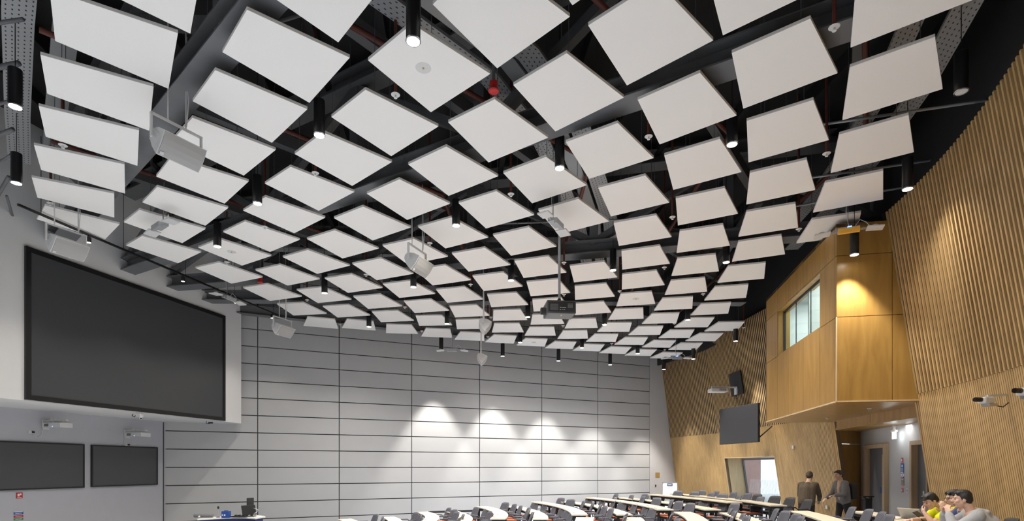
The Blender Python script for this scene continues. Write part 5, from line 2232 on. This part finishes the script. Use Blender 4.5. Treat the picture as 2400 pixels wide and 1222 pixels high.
def standing(lab, loc, rz, top_m, low_m, height, hunch, bag=False):
    root = empty('person', loc, lab, 'person', rz)
    k = height / 1.72
    hip = Vector((0, 0, .90 * k))
    ch = Vector((0, .10 * hunch, 1.20 * k))
    nk = Vector((0, .22 * hunch, 1.40 * k))
    hc = nk + Vector((0, .10 * hunch + .02, .165))
    H = head_frame(hc, R(22 * hunch), 0)
    p = Pose()
    add_head(p, H)
    p.limb([nk, hc + Vector((0, -.02, -.06))], [.06, .055])
    p.limb([hip, ch, nk], [.125, .13, .07])
    sh = {s: nk + Vector((s * .17, -.01, -.05)) for s in (-1, 1)}
    arms = {}
    for s in (-1, 1):
        el = sh[s] + Vector((s * .06, .06 + .08 * hunch, -.28))
        wr = el + Vector((-s * .05, .20, -.12 if s > 0 else -.02))
        arms[s] = (el, wr)
        p.limb([nk + Vector((0, 0, -.05)), sh[s], el, wr], [.06, .055, .042, .027])
        hand(p, wr, wr - el, (0, 0, -1), .5, side=-s)
        kn = Vector((s * .10, .06 * s, .48 * k))
        ft = Vector((s * .11, -.02 + .10 * s, .08))
        p.limb([Vector((s * .09, 0, .88 * k)), kn, ft], [.085, .055, .042])
        p.limb([ft + Vector((0, 0, -.03)), ft + Vector((0, .16, -.045))], [.036, .028])
    remesh(p.b.build('body', M['skin2'], root), .0075, 4)
    face_parts(root, H, M['hairbrown'], 2)
    q = MB()
    for s in (-1, 1):
        el, wr = arms[s]
        q.capsule(Vector((s * .07, 0, .84 * k)), .13, Vector((s * .08, ch.y, ch.z)), .125, 14)
        q.capsule(Vector((0, ch.y - .03, ch.z)), .135, nk + Vector((0, -.05, -.05)), .085, 14)
        q.capsule(Vector((0, -.02, .9 * k)), .14, Vector((0, ch.y - .03, ch.z)), .135, 14)
        q.capsule(Vector((s * .08, ch.y, ch.z)), .125, sh[s] + Vector((-s * .05, 0, 0)), .085, 14)
        q.capsule(sh[s], .078, el, .062, 12)
        q.capsule(el, .062, el.lerp(wr, .92), .048, 12)
    remesh(q.build('jacket', top_m, root), .011, 3)
    q = MB()
    for s in (-1, 1):
        kn = Vector((s * .10, .06 * s, .48 * k))
        ft = Vector((s * .11, -.02 + .10 * s, .10))
        q.capsule(Vector((s * .08, 0, .88 * k)), .115, kn, .075, 14)
        q.capsule(kn, .075, ft, .058, 14)
    remesh(q.build('trousers', low_m, root), .012, 3)
    for s in (-1, 1):
        ft = Vector((s * .11, -.02 + .10 * s, .05))
        q = MB()
        q.capsule(ft + Vector((0, -.04, 0)), .046, ft + Vector((0, .17, -.012)), .036, 12)
        remesh(q.build('shoe', M['blackmatt'], root), .012, 2)
    if bag:
        q = MB()
        q.box((-.02, -.20, 1.12 * k), (.30, .16, .42))
        remesh(q.build('backpack', M['darkcloth'], root), .02, 6)
    return root


M['hairbrown'] = mat('brown_hair', (0.05, 0.03, 0.018), 0.6, noise=.3, nscale=90)
c = at(1890, 1150, 13.9)
standing('person in dark clothes bending forward beside the back slat wall, left of two', Vector((c.x, c.y, CZ - 1.62)), R(-40), M['browncloth'], M['darkcloth'], 1.50, 1.0)
c = at(1977, 1150, 14.3)
standing('person in a pale grey jacket with a dark backpack near the vestibule corner', Vector((c.x, c.y, CZ - 1.62)), R(95), M['greycloth'], M['darkcloth'], 1.54, .35, True)
